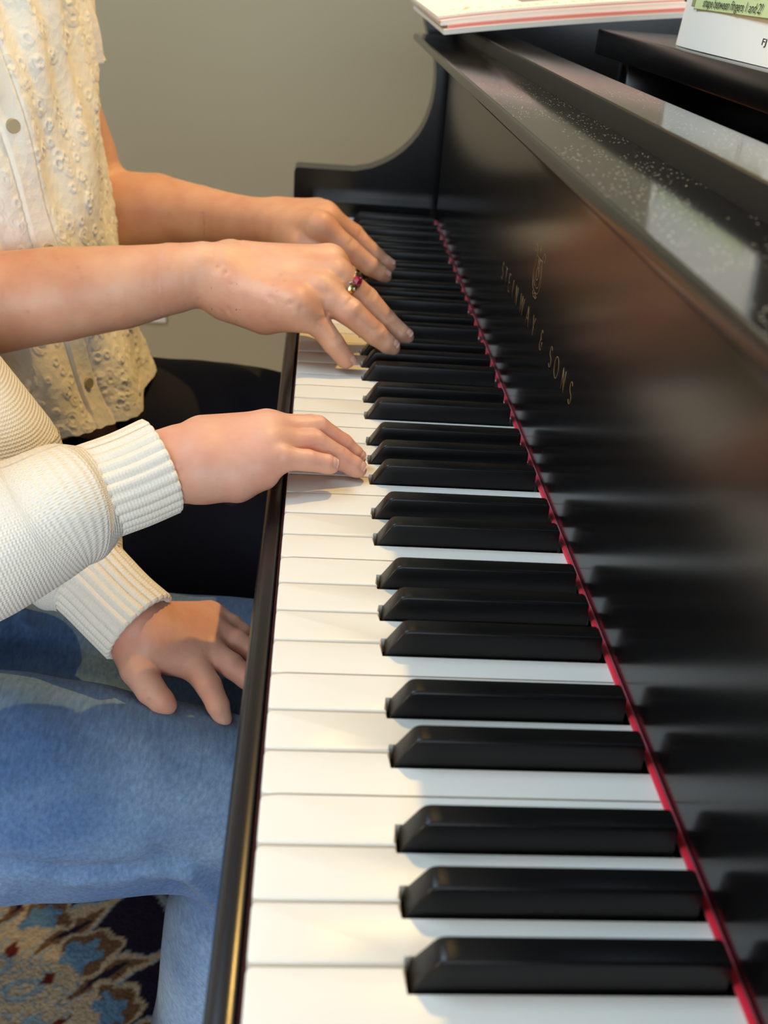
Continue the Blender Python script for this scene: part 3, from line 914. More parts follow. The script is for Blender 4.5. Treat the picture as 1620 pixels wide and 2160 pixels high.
for k in ('pinky', 'ring', 'middle'):
    p = fingR[k]; knuckle(fw, p[1][:3], p[0][:3], p[1][3]); knuckle(fw, p[2][:3], p[1][:3], p[2][3], 0.00035, 2)
# wrist folds and tendons
for a, b, d in (((-0.0586, 0.5230, 0.0670), (-0.0608, 0.5230, 0.0388), 0.0012), ((-0.0536, 0.5200, 0.0630), (-0.0559, 0.5150, 0.0374), 0.0011), ((-0.0491, 0.5150, 0.0560), (-0.0507, 0.5100, 0.0364), 0.0009),
                ((-0.0234, 0.5000, 0.0370), (-0.0067, 0.4940, 0.0511), 0.0006), ((-0.0193, 0.5000, 0.0331), (-0.0027, 0.4920, 0.0537), 0.0006)):
    fw.crease(a, b, 0.0016, d)
for k in ('pinky', 'ring', 'middle', 'index'):        # tendons fanning to the knuckles
    a, b = V3(*carR[k]), V3(*mcpR[k]); up = V3(0.0, -0.45, 0.9)
    fw.crease(a + (b - a) * 0.35 + up * 0.0155, b + up * 0.0125, 0.0030, -0.0011)
    fw.crease(a * 0.35 + b * 0.65 + up * 0.012 + V3(0, -0.009, -0.003), b + up * 0.009 + V3(0.004, -0.010, -0.004), 0.0035, 0.0009)
# left arm, farther away
elbL = (-0.2280, 0.8850, 0.0140)
fw.limb([(-0.280, 0.835, 0.262, 0.034), (*(-0.2377, 0.8850, 0.0705), 0.040), (*elbL, 0.044)])
fw.limb([(*elbL, 0.045), (*(-0.1554, 0.8620, 0.0257), 0.0375), (*(-0.1092, 0.8380, 0.0302), 0.029), (*(-0.0691, 0.8120, 0.0330), 0.0245), (*(-0.0354, 0.7900, 0.0365), 0.0235)])
mcpL = {'index': (0.0132, 0.7120, 0.0550), 'middle': (0.0182, 0.7360, 0.0558), 'ring': (0.0163, 0.7580, 0.0551), 'pinky': (0.0109, 0.7780, 0.0521)}
carL = {'index': (-0.0255, 0.7720, 0.0386), 'middle': (-0.0250, 0.7820, 0.0390), 'ring': (-0.0254, 0.7900, 0.0390), 'pinky': (-0.0266, 0.7980, 0.0380)}
for k in mcpL: fw.limb([(*carL[k], 0.018), (*mcpL[k], 0.0128)])
fingL = {
 'index': [(*mcpL['index'], 0.0125), (*(0.0396, 0.7060, 0.0386), 0.0102), (*(0.0602, 0.7030, 0.0248), 0.0085), (*(0.0709, 0.7020, 0.0192), 0.0066), (*(0.0750, 0.7020, 0.0169), 0.0050)],
 'middle': [(*mcpL['middle'], 0.0125), (*(0.0472, 0.7420, 0.0393), 0.0102), (*(0.0663, 0.7390, 0.0253), 0.0085), (*(0.0765, 0.7380, 0.0200), 0.0066), (*(0.0807, 0.7380, 0.0180), 0.0050)],
 'ring': [(*mcpL['ring'], 0.0120), (*(0.0452, 0.7680, 0.0378), 0.0098), (*(0.0596, 0.7660, 0.0257), 0.0082), (*(0.0664, 0.7640, 0.0193), 0.0066)],
 'pinky': [(*mcpL['pinky'], 0.0115), (*(0.0327, 0.7900, 0.0364), 0.0088), (*(0.0444, 0.7880, 0.0275), 0.0076), (*(0.0493, 0.7860, 0.0227), 0.0062)],
}
for k, p in fingL.items(): finger(fw, p)
finger(fw, [(*(-0.0224, 0.7650, 0.0360), 0.016), (*(-0.0014, 0.7150, 0.0363), 0.0125), (*(0.0206, 0.6900, 0.0271), 0.0105), (*(0.0344, 0.6800, 0.0201), 0.0085)])
for k in ('index', 'middle'):
    p = fingL[k]; knuckle(fw, p[1][:3], p[0][:3], p[1][3])
V, F = polygonise(fw, 0.00115)
# trunk, neck and head (under the blouse and above the picture)
fb = Field(); fb.groups[0] = (0.03, 0.0, [])
fb.limb([(-0.285, 0.68, -0.17, 0.115), (-0.285, 0.68, 0.0, 0.085), (-0.295, 0.68, 0.16, 0.09)])
fb.limb([(-0.285, 0.63, -0.17, 0.09), (-0.29, 0.61, 0.15, 0.075)]); fb.limb([(-0.285, 0.73, -0.17, 0.09), (-0.29, 0.75, 0.15, 0.075)])
fb.limb([(-0.290, 0.545, 0.262, 0.032), (-0.300, 0.68, 0.290, 0.045), (-0.290, 0.815, 0.262, 0.032)])
fb.limb([(-0.29, 0.68, 0.30, 0.055), (-0.268, 0.68, 0.42, 0.050)])
hL = head_field(fb, (-0.255, 0.68, 0.485), 1.0, -0.15, 0.45)
V2, F2 = polygonise(fb, 0.006)
body = mesh_obj('body', np.vstack([V, V2]), np.vstack([F, F2 + len(V)]), skin_w, W, True)

def hair(name, L, s, parent, long=False):
    f = Field(); f.groups[0] = (0.02, 0.0, [])
    f.limb([L(-0.028, 0, 0.048, 0.088), L(0.012, 0, 0.056, 0.080)])
    f.limb([L(-0.055, 0, 0.0, 0.075), L(-0.065, 0, -0.05, 0.060)])
    for sg in (-1, 1):
        f.limb([L(0.005, sg * 0.055, 0.045, 0.042), L(-0.02, sg * 0.070, -0.01, 0.032), L(-0.03, sg * 0.065, -0.07, 0.030)])
    f.disp = lambda P: 0.0025 * np.sin(P[:, 1] * 260 + 3 * np.sin(P[:, 2] * 30)) * np.cos(P[:, 0] * 170)
    v, q = polygonise(f, 0.005)
    return mesh_obj(name, v, q, hair_m, parent, True)
hair('hair', hL, 1.0, W)

def eyes(L, s, parent):
    for sg in (-1, 1):
        c = L(0.078, sg * 0.033, 0.004, 0)[:3]
        bm = bmesh.new(); bmesh.ops.create_uvsphere(bm, u_segments=16, v_segments=10, radius=0.0115 * s, matrix=Matrix.Translation(c))
        e = bm_obj('eye', bm, eye_m, parent, smooth=True)
        d = V3(*L(0.090, sg * 0.033, 0.001, 0)[:3])
        bm = bmesh.new(); bmesh.ops.create_uvsphere(bm, u_segments=14, v_segments=8, radius=0.0048 * s, matrix=Matrix.Translation(tuple(V3(*c) * 0.22 + d * 0.78)))
        bm_obj('iris', bm, hair_m, e, smooth=True)
eyes(hL, 1.0, W)
for k in ('pinky', 'ring', 'middle'):
    p = fingR[k]; a, b = (p[-1], p[-2]) if k == 'pinky' else (p[-2], p[-3])
    nail(a, b, 0.0105, 0.011, a[3] + 0.0002, W, (0.25, -0.25, 1))
for k in ('index', 'middle'):
    p = fingL[k]; nail(p[-2], p[-3], 0.0105, 0.011, p[-2][3] + 0.0002, W, (0.25, -0.25, 1))

# ring on the middle finger: gold band, red stone, small pale stones
q0, q1 = V3(*fingR['middle'][0][:3]), V3(*fingR['middle'][1][:3])
t = (q1 - q0) / np.linalg.norm(q1 - q0)
cR = q0 + (q1 - q0) * 0.44
rad = 0.0123
up = V3(-0.05, -0.62, 0.78); n_ = up - t * (up @ t); n_ /= np.linalg.norm(n_); b_ = np.cross(t, n_)
Vv, F_ = [], []
for i in range(40):
    th = 2 * math.pi * i / 40
    d = math.cos(th) * n_ + math.sin(th) * b_
    wd = 0.0017 + 0.0030 * max(0, math.cos(th)) ** 2
    for j in range(8):
        ph = 2 * math.pi * j / 8
        Vv.append(cR + d * (rad + 0.0008 + 0.0008 * math.cos(ph)) + t * wd * math.sin(ph))
for i in range(40):
    for j in range(8):
        F_.append([i * 8 + j, i * 8 + (j + 1) % 8, ((i + 1) % 40) * 8 + (j + 1) % 8, ((i + 1) % 40) * 8 + j])
ring = mesh_obj('finger_ring', Vv, F_, gold_metal, W, True)
tag(ring, 'gold ring with a red stone')
def gem(c, r, mat, nm, axis):
    bm = bmesh.new(); bmesh.ops.create_icosphere(bm, subdivisions=1, radius=r)
    M = Matrix.Translation(tuple(c)) @ Vector(tuple(axis)).to_track_quat('Z', 'X').to_matrix().to_4x4() @ Matrix.Diagonal((1, 1, 0.7, 1))
    bm.transform(M); return bm_obj(nm, bm, mat, ring)
g_ = gem(cR + n_ * (rad + 0.0026) + t * 0.0006, 0.0042, ruby, 'gemstone', n_); tag(g_, 'red gemstone')
for a, s_ in ((-0.42, -1), (0.42, 1), (-0.30, 1), (0.30, -1)):
    d = math.cos(a) * n_ + math.sin(a) * b_
    gem(cR + d * (rad + 0.0018) + t * 0.0026 * s_, 0.0016, silver, 'small_stone', d)

# blouse: a loose shell with raised eyelet embroidery, a buttoned placket in front
def blouse():
    nth, nz = 720, 330
    zt = np.array([0.345, 0.30, 0.24, 0.19, 0.13, 0.06, 0.0, -0.06, -0.108])
    fx = np.array([-0.235, -0.200, -0.189, -0.184, -0.179, -0.174, -0.165, -0.153, -0.142])   # front
    bx = np.array([-0.355, -0.385, -0.395, -0.395, -0.385, -0.38, -0.39, -0.40, -0.40])     # back
    hw = np.array([0.07, 0.150, 0.172, 0.172, 0.166, 0.160, 0.162, 0.170, 0.176])
    v = np.linspace(0, 1, nz)
    th = np.linspace(-np.pi, np.pi, nth, endpoint=False)
    TH, VV = np.meshgrid(th, v, indexing='ij')
    ztop = 0.345 - 0.03 * np.cos(TH)
    zbot = -0.108 + 0.030 * np.clip(-np.sin(TH), 0, 1) - 0.02 * (np.cos(TH) < -0.2)
    Z = ztop + (zbot - ztop) * VV
    Zc = np.clip(Z, -0.108, 0.345)
    ip = lambda a: np.interp(-Zc, -zt, a)
    FX, BX, HW = ip(fx), ip(bx), ip(hw)
    cx, a = (FX + BX) / 2, (FX - BX) / 2
    ct, st = np.cos(TH), np.sin(TH)
    ex = 0.86
    ux = np.sign(ct) * np.abs(ct) ** ex; uy = np.sign(st) * np.abs(st) ** ex
    X = cx + a * ux; Y = 0.68 + HW * uy
    nx, ny = ct, st
    # soft vertical folds, gathered from the yoke
    low = np.clip((0.24 - Z) / 0.30, 0, 1)
    fold = 0.0040 * np.sin(11 * TH + 14 * Z + 1.5 * np.sin(6 * Z * 3)) * low + 0.0030 * np.sin(23 * TH + 30 * Z) * np.clip((Z - 0.02) / 0.2, 0, 1)
    fold += 0.0025 * np.sin(7 * TH - 40 * Z) 
    S = np.cumsum(np.r_[0, np.hypot(np.diff(X[:, nz // 2]), np.diff(Y[:, nz // 2]))])
    Hh = np.zeros_like(X)
    per = S[-1] + (S[1] - S[0]); ds = per / nth; dz = 0.45 / nz
    def stamp(s, z, R, sg, amp, dot):
        i0 = int(s / ds); j0 = int((0.345 - z) / dz); ri = int((R + 3 * sg) / ds) + 1; rj = int((R + 3 * sg) / dz) + 1
        ii = np.arange(i0 - ri, i0 + ri + 1); jj = np.arange(max(0, j0 - rj), min(nz, j0 + rj + 1))
        if len(jj) == 0: return
        D = np.hypot(((ii * ds) - s)[:, None], (0.345 - jj * dz - z)[None, :])
        h = amp * np.exp(-((D - R) / sg) ** 2) - 0.8 * amp * dot * np.exp(-(D / (R * 0.5)) ** 2)
        Hh[np.ix_(ii % nth, jj)] = np.maximum(Hh[np.ix_(ii % nth, jj)], h) if dot == 0 else Hh[np.ix_(ii % nth, jj)] + h
    for _ in range(2600):
        s, z = rng.random() * per, -0.10 + 0.44 * rng.random()
        if rng.random() < 0.35 and z > 0.06: continue
        R = 0.0020 + 0.0022 * rng.random()
        stamp(s, z, R, 0.0010, 0.0011, 0.12)
        if rng.random() < 0.4: stamp(s, z, R + 0.0030, 0.0010, 0.0009, 0)
    # placket
    tp = np.radians(-28 - 22 * np.clip((Z + 0.10) / 0.34, 0, 1))
    arcd = (TH - tp) * 0.155
    on = np.abs(arcd) < 0.0125
    Hh = np.where(on, 0.0022 * np.clip((0.0125 - np.abs(arcd)) / 0.002, 0, 1), Hh)
    Hh += -0.0016 * np.exp(-((np.abs(arcd) - 0.0135) / 0.0012) ** 2)
    # scalloped, thicker hem
    hem = np.clip((VV - 0.965) / 0.02, 0, 1); Hh = Hh * (1 - 0.5 * hem) + 0.0008 * hem
    d = fold + Hh
    X = X + d * nx; Y = Y + d * ny
    Z = Z + 0.0005 * np.sin(TH * 60) * np.clip((VV - 0.9) / 0.1, 0, 1)
    VX = np.stack([X, Y, Z], -1).reshape(-1, 3)
    i = np.arange(nth)[:, None]; j = np.arange(nz - 1)[None, :]
    k = i * nz + j; k2 = ((i + 1) % nth) * nz + j
    FF = np.stack([k, k + 1, k2 + 1, k2], -1).reshape(-1, 4)
    uv = np.stack([np.repeat(S[:, None], nz, 1), Z], -1).reshape(-1, 2)
    o = mesh_obj('blouse', VX, FF, lace, W, True, uv=uv)
    def at(z, th0):
        it = int((th0 + np.pi) / (2 * np.pi) * nth) % nth; jz = int(np.argmin(np.abs(Z[it] - z)))
        return np.array([X[it, jz], Y[it, jz], Z[it, jz]]), np.array([math.cos(th0), math.sin(th0), 0.1])
    for z in (0.245, 0.148, 0.057, -0.055):
        tt = math.radians(-28 - 22 * min(max((z + 0.10) / 0.34, 0), 1))
        p, nn = at(z, tt)
        bm = bmesh.new()
        bmesh.ops.create_cone(bm, cap_ends=True, segments=20, radius1=0.0052, radius2=0.0045, depth=0.0024)
        bm.transform(Matrix.Translation(tuple(p + nn * 0.0012)) @ Vector(tuple(nn)).to_track_quat('Z', 'Y').to_matrix().to_4x4())
        bm_obj('button', bm, button_m, o, angle=40)
    return o
bl = blouse()
# gathered short sleeves; the far one flutters out beside the shoulder
def sleeve(sy, y0, x0):
    f = lambda s, th: (0.006 * np.sin(11 * th + 40 * s) + 0.003 * np.sin(31 * th)) * np.clip(s / 0.09, 0, 1)
    return tube('sleeve_ruffle', [(-0.285, 0.68 + sy * 0.115, 0.315), (x0 - 0.015, y0 - sy * 0.02, 0.285), (x0, y0, 0.225), (x0 + 0.006, y0 + sy * 0.006, 0.158)],
                [0.050, 0.060, 0.068, 0.074], sheer, bl, ns=50, nt=90, disp=f, caps=False)
sleeve(1, 0.845, -0.2825); sleeve(-1, 0.500, -0.285)

def legs(name, parent, mat, limbs, h, seed, amp, creases=()):
    f = Field(); f.groups[0] = (0.03, 0.0, [])
    for l in limbs: f.limb(l)
    for c in creases: f.crease(*c)
    def disp(P):
        x, y, z = P[:, 0], P[:, 1], P[:, 2]
        return amp * (np.sin(38 * x + 52 * y + seed + 1.7 * np.sin(31 * z)) * np.sin(47 * z - 21 * x + 1.3 * np.sin(25 * y + seed)) +
                      0.5 * np.sin(95 * x - 60 * z + 40 * y + 2 * np.sin(50 * y)))
    f.disp = disp
    v, q = polygonise(f, h)
    return mesh_obj(name, v, q, mat, parent, True)

def shoe(parent, x, y, mat):
    f = Field(); f.groups[0] = (0.02, 0, [])
    f.limb([(x - 0.06, y, FLOOR + 0.045, 0.034), (x + 0.02, y, FLOOR + 0.042, 0.033), (x + 0.13, y, FLOOR + 0.036, 0.026)])
    f.limb([(x - 0.05, y, FLOOR + 0.05, 0.034), (x - 0.04, y, FLOOR + 0.09, 0.036)])
    v, q = polygonise(f, 0.005)
    v[:, 2] = np.maximum(v[:, 2], FLOOR + 0.0095)
    return mesh_obj('shoe', v, q, mat, parent, True)

legs('trousers', W, navy, [
    [(-0.30, 0.68, -0.165, 0.105), (-0.29, 0.76, -0.18, 0.092)], [(-0.30, 0.68, -0.165, 0.105), (-0.29, 0.60, -0.18, 0.092)],
    [(-0.30, 0.765, -0.192, 0.083), (-0.16, 0.785, -0.190, 0.080), (-0.08, 0.790, -0.193, 0.080), (0.0, 0.795, -0.200, 0.075), (0.10, 0.80, -0.215, 0.064)],
    [(0.10, 0.80, -0.215, 0.064), (0.11, 0.80, -0.42, 0.056), (0.07, 0.80, -0.64, 0.048)],
    [(-0.30, 0.600, -0.192, 0.083), (-0.16, 0.580, -0.195, 0.078), (0.0, 0.560, -0.208, 0.070), (0.10, 0.555, -0.215, 0.064)],
    [(0.10, 0.555, -0.215, 0.064), (0.10, 0.56, -0.42, 0.056), (0.06, 0.57, -0.64, 0.048)]], 0.006, 1.0, 0.0011)
shoe(W, 0.08, 0.80, shoe_m); shoe(W, 0.07, 0.57, shoe_m)

# ================= the child in the cream sweater
K = empty('person', (-0.25, 0.315, FLOOR), 'person in cream knit sweater and blue jeans, one hand on keys, other on lap', 'person')
fc = Field(); fc.groups[0] = (0.007, 0.0, [])
wrR = (-0.0587, 0.3120, 0.0123)
fc.limb([(*(-0.1074, 0.2850, 0.0015), 0.020), (*(-0.0796, 0.3020, 0.0079), 0.0215), (*wrR, 0.0205), (*(-0.0497, 0.3140, 0.0139), 0.0200)])
mcpC = {'pinky': (-0.0151, 0.3050, 0.0171), 'ring': (-0.0126, 0.3140, 0.0241), 'middle': (-0.0120, 0.3270, 0.0253), 'index': (-0.0136, 0.3430, 0.0210)}
carC = {'pinky': (-0.0462, 0.3060, 0.0109), 'ring': (-0.0463, 0.3120, 0.0138), 'middle': (-0.0463, 0.3220, 0.0156), 'index': (-0.0467, 0.3310, 0.0137)}
for k in mcpC: fc.limb([(*carC[k], 0.0165), (*mcpC[k], 0.0105)])
fc.limb([(*carC['pinky'], 0.0170), (*(-0.0275, 0.3030, 0.0080), 0.0125), (*(-0.0140, 0.3060, 0.0102), 0.0085)])
fingC = {
 'pinky': [(*mcpC['pinky'], 0.0088), (*(-0.0021, 0.3050, 0.0210), 0.0068), (*(0.0111, 0.3080, 0.0191), 0.0061), (*(0.0224, 0.3105, 0.0161), 0.0055), (*(0.0249, 0.3110, 0.0151), 0.0047)],
 'ring': [(*mcpC['ring'], 0.0098), (*(0.0144, 0.3260, 0.0218), 0.0076), (*(0.0297, 0.3260, 0.0129), 0.0067), (*(0.0388, 0.3255, 0.0078), 0.0060), (*(0.0411, 0.3252, 0.0065), 0.0050)],
 'middle': [(*mcpC['middle'], 0.0100), (*(0.0158, 0.3400, 0.0248), 0.0076), (*(0.0314, 0.3410, 0.0145), 0.0067), (*(0.0391, 0.3402, 0.0084), 0.0058), (*(0.0412, 0.3400, 0.0064), 0.0048)],
 'index': [(*mcpC['index'], 0.0098), (*(0.0121, 0.3580, 0.0175), 0.0074), (*(0.0272, 0.3580, 0.0095), 0.0065), (*(0.0351, 0.3570, 0.0027), 0.0055)],
}
for k, p in fingC.items(): finger(fc, p, 0.003, 0.008)
finger(fc, [(*(-0.0387, 0.3380, 0.0099), 0.012), (*(-0.0150, 0.3620, 0.0063), 0.0095), (*(0.0023, 0.3720, -0.0006), 0.0080), (*(0.0143, 0.3740, -0.0051), 0.0062)], 0.003, 0.008)
for k in ('pinky', 'ring', 'middle'):
    p = fingC[k]; knuckle(fc, p[1][:3], p[0][:3], p[1][3], 0.00022, 2, 0.002); knuckle(fc, p[2][:3], p[1][:3], p[2][3], 0.00018, 1)
# left hand spread on the lap
wrL = (-0.0904, 0.3219, -0.1100)
fc.limb([(*(-0.1214, 0.3376, -0.0880), 0.019), (*wrL, 0.0195), (*(-0.0857, 0.3191, -0.1140), 0.0185)])
mcpD = {'index': (-0.0565, 0.3164, -0.1300), 'middle': (-0.0505, 0.3271, -0.1280), 'ring': (-0.0476, 0.3449, -0.1280), 'pinky': (-0.0510, 0.3650, -0.1300)}
carD = {'index': (-0.0834, 0.3161, -0.1190), 'middle': (-0.0806, 0.3182, -0.1160), 'ring': (-0.0797, 0.3239, -0.1150), 'pinky': (-0.0810, 0.3324, -0.1160)}
for k in mcpD: fc.limb([(*carD[k], 0.0150), (*mcpD[k], 0.0105)])
for ka, kb in (('index', 'middle'), ('middle', 'ring'), ('ring', 'pinky')):
    fc.limb([(*((V3(*carD[ka]) + V3(*carD[kb])) / 2), 0.0150), (*((V3(*mcpD[ka]) * 0.55 + V3(*mcpD[kb]) * 0.55 - V3(*carD[ka]) * 0.05 - V3(*carD[kb]) * 0.05)), 0.0098)])
    fc.limb([(*((V3(*carC[ka]) + V3(*carC[kb])) / 2), 0.0160), (*((V3(*mcpC[ka]) + V3(*mcpC[kb])) / 2), 0.0095)])
fingD = {
 'index': [(*mcpD['index'], 0.0098), (*(-0.0438, 0.2974, -0.1340), 0.0080), (*(-0.0373, 0.2895, -0.1430), 0.0070), (*(-0.0341, 0.2871, -0.1510), 0.0058)],
 'middle': [(*mcpD['middle'], 0.0098), (*(-0.0313, 0.3142, -0.1310), 0.0080), (*(-0.0212, 0.3085, -0.1360), 0.0070), (*(-0.0151, 0.3066, -0.1410), 0.0058)],
 'ring': [(*mcpD['ring'], 0.0095), (*(-0.0296, 0.3382, -0.1300), 0.0078), (*(-0.0193, 0.3328, -0.1340), 0.0068), (*(-0.0137, 0.3326, -0.1390), 0.0056)],
 'pinky': [(*mcpD['pinky'], 0.0090), (*(-0.0351, 0.3585, -0.1310), 0.0070), (*(-0.0273, 0.3558, -0.1350), 0.0062), (*(-0.0221, 0.3552, -0.1390), 0.0052)],
}
for k, p in fingD.items(): finger(fc, p, 0.003, 0.006)
finger(fc, [(*(-0.0935, 0.3169, -0.1200), 0.0130), (*(-0.0875, 0.3006, -0.1250), 0.0108), (*(-0.0779, 0.2891, -0.1320), 0.0090), (*(-0.0705, 0.2844, -0.1370), 0.0078), (*(-0.0676, 0.2833, -0.1390), 0.0062)], 0.004, 0.007)
V, F = polygonise(fc, 0.00115)
fb = Field(); fb.groups[0] = (0.03, 0.0, [])
fb.limb([(-0.295, 0.315, -0.17, 0.09), (-0.305, 0.315, -0.03, 0.070), (-0.315, 0.315, 0.10, 0.070)])
fb.limb([(-0.295, 0.215, 0.10, 0.036), (-0.32, 0.315, 0.135, 0.042), (-0.295, 0.415, 0.10, 0.036)])
fb.limb([(-0.32, 0.315, 0.13, 0.042), (-0.305, 0.315, 0.22, 0.040)])
hC = head_field(fb, (-0.300, 0.315, 0.275), 0.90, -0.1, 0.5)
elbC = (-0.1955, 0.2380, -0.0247)
elbD = (-0.1907, 0.3750, -0.0255)
fb.limb([(-0.295, 0.225, 0.09, 0.022), (-0.275, 0.208, 0.05, 0.016), (*elbC, 0.012), (*(-0.1305, 0.2580, 0.0009), 0.012), (*(-0.1074, 0.2850, 0.0015), 0.012)])
fb.limb([(-0.295, 0.405, 0.09, 0.022), (*elbD, 0.014), (*(-0.1214, 0.3376, -0.0880), 0.013)])
V2, F2 = polygonise(fb, 0.006)
mesh_obj('body', np.vstack([V, V2]), np.vstack([F, F2 + len(V)]), skin_c, K, True)
hair('hair', hC, 0.9, K); eyes(hC, 0.9, K)
nail(fingC['pinky'][-2], fingC['pinky'][-3], 0.0080, 0.0086, fingC['pinky'][-2][3] + 0.0001, K, (0.05, -0.65, 0.85))
nail(fingC['ring'][-2], fingC['ring'][-3], 0.0085, 0.0088, fingC['ring'][-2][3] + 0.0001, K, (0.30, -0.35, 0.9))
nail(fingC['middle'][-2], fingC['middle'][-3], 0.0085, 0.0085, fingC['middle'][-2][3] + 0.0001, K, (0.30, -0.35, 0.9))

# sweater: trunk, two sleeves with ribbed cuffs
fs = Field(); fs.groups[0] = (0.035, 0.0, [])
fs.limb([(-0.305, 0.315, -0.155, 0.115), (-0.315, 0.315, -0.03, 0.090), (-0.32, 0.315, 0.09, 0.082)])
fs.limb([(-0.305, 0.275, -0.13, 0.095), (-0.315, 0.26, 0.08, 0.07)]); fs.limb([(-0.305, 0.355, -0.13, 0.095), (-0.315, 0.37, 0.08, 0.07)])
fs.limb([(-0.295, 0.215, 0.10, 0.050), (-0.32, 0.315, 0.145, 0.054), (-0.295, 0.415, 0.10, 0.050)])
fs.limb([(-0.295, 0.215, 0.10, 0.051), (-0.285, 0.222, 0.05, 0.044), (*elbC, 0.0385)])
fs.limb([(-0.295, 0.415, 0.10, 0.051), (*elbD, 0.0495)])
fs.disp = lambda P: 0.003 * np.sin(45 * P[:, 2] + 30 * P[:, 0] + 2 * np.sin(25 * P[:, 1])) * np.sin(38 * P[:, 1] - 22 * P[:, 2])
v, q = polygonise(fs, 0.005)
uvs = np.stack([v[:, 1] + v[:, 0], v[:, 2]], -1)
sw = mesh_obj('sweater', v, q, knit, K, True, uv=uvs)

def rib(n, amp):
    return lambda s, th: amp * (np.clip(np.abs(np.sin(n * 0.5 * th)) ** 0.7, 0, 1) - 0.6) + 0 * s
def cuff(pts, radii, n, up):
    P = catmull(np.c_[np.array(pts, float), np.array(radii, float)], 40)
    # turn the rim inwards so that the knit shows its thickness
    end = P[-1].copy(); dirn = P[-1, :3] - P[-2, :3]; dirn /= np.linalg.norm(dirn)
    tail = []
    for k, (dx, dr) in enumerate([(0.0012, -0.0012), (0.0014, -0.0028), (0.0004, -0.0042), (-0.010, -0.0046)]):
        tail.append(np.r_[end[:3] + dirn * dx, end[3] + dr])
    A = np.vstack([P, tail])
    return tube_raw('cuff', A, rib_knit, sw, 26 * 12, rib(n, 0.0017), up)
def tube_raw(name, A, mat, parent, nt, disp, up):
    C, Rr = A[:, :3], A[:, 3]
    ns = len(A)
    T = np.repeat((C[ns - 6] - C[0])[None], ns, 0); T /= np.linalg.norm(T, axis=1)[:, None]
    n = np.array(up, float); n -= T[0] * (n @ T[0]); n /= np.linalg.norm(n); b = np.cross(T[0], n)
    s = np.r_[0, np.cumsum(np.linalg.norm(np.diff(C, axis=0), axis=1))]
    th = np.linspace(0, 2 * np.pi, nt, endpoint=False)
    fade = np.ones(ns); fade[:8] = np.linspace(0.15, 1, 8); fade[-3:] = (0.7, 0.4, 0.2)
    rad = Rr[:, None] + fade[:, None] * disp(s[:, None], th[None, :])
    Vv = (C[:, None, :] + rad[..., None] * (np.cos(th)[None, :, None] * n + np.sin(th)[None, :, None] * b)).reshape(-1, 3)
    i = np.arange(ns - 1)[:, None]; j = np.arange(nt)[None, :]
    a = i * nt + j; c = i * nt + (j + 1) % nt
    FF = np.stack([a, c, c + nt, a + nt], -1).reshape(-1, 4)
    uv = np.stack([np.repeat((th * 0.028)[None, :], ns, 0), np.repeat(s[:, None], nt, 1)], -1).reshape(-1, 2)
    return mesh_obj(name, Vv, FF, mat, parent, True, uv=uv)

fold = lambda s, th: 0.0009 * np.sin(3 * th + 60 * s) * np.clip(s / 0.03, 0, 1) + 0.0009 * np.sin(2 * th - 95 * s + 1.0)
# right sleeve (from the elbow to a soft bulge over the cuff)
tube('sleeve', [elbC, (-0.1724, 0.2480, -0.0179), (-0.1531, 0.2570, -0.0124), (-0.1335, 0.2670, -0.0061), (-0.1199, 0.2740, 0.0004), (-0.1118, 0.2820, 0.0011), (-0.1020, 0.2900, 0.0026)],
     [0.042, 0.041, 0.0395, 0.0370, 0.0350, 0.0335, 0.0262], knit, sw, ns=90, nt=110, disp=fold, caps=False)
cuff([(-0.1102, 0.2840, 0.0013), (-0.0996, 0.2910, 0.0034), (-0.0856, 0.2990, 0.0064), (-0.0704, 0.3070, 0.0115)], [0.0272, 0.0268, 0.0270, 0.0275], 26, (0, 0, 1))
# left sleeve
tube('sleeve', [elbD, (-0.1766, 0.3700, -0.0576), (-0.1505, 0.3650, -0.0780), (-0.1321, 0.3485, -0.0820), (-0.1222, 0.3415, -0.0870)],
     [0.050, 0.044, 0.038, 0.0345, 0.0265], knit, sw, ns=80, nt=100, disp=fold, caps=False)
cuff([(-0.1297, 0.3474, -0.0840), (-0.1175, 0.3392, -0.0910), (-0.1029, 0.3290, -0.1000), (-0.0892, 0.3207, -0.1080)], [0.0275, 0.0265, 0.0262, 0.0268], 26, (0, 0, 1))

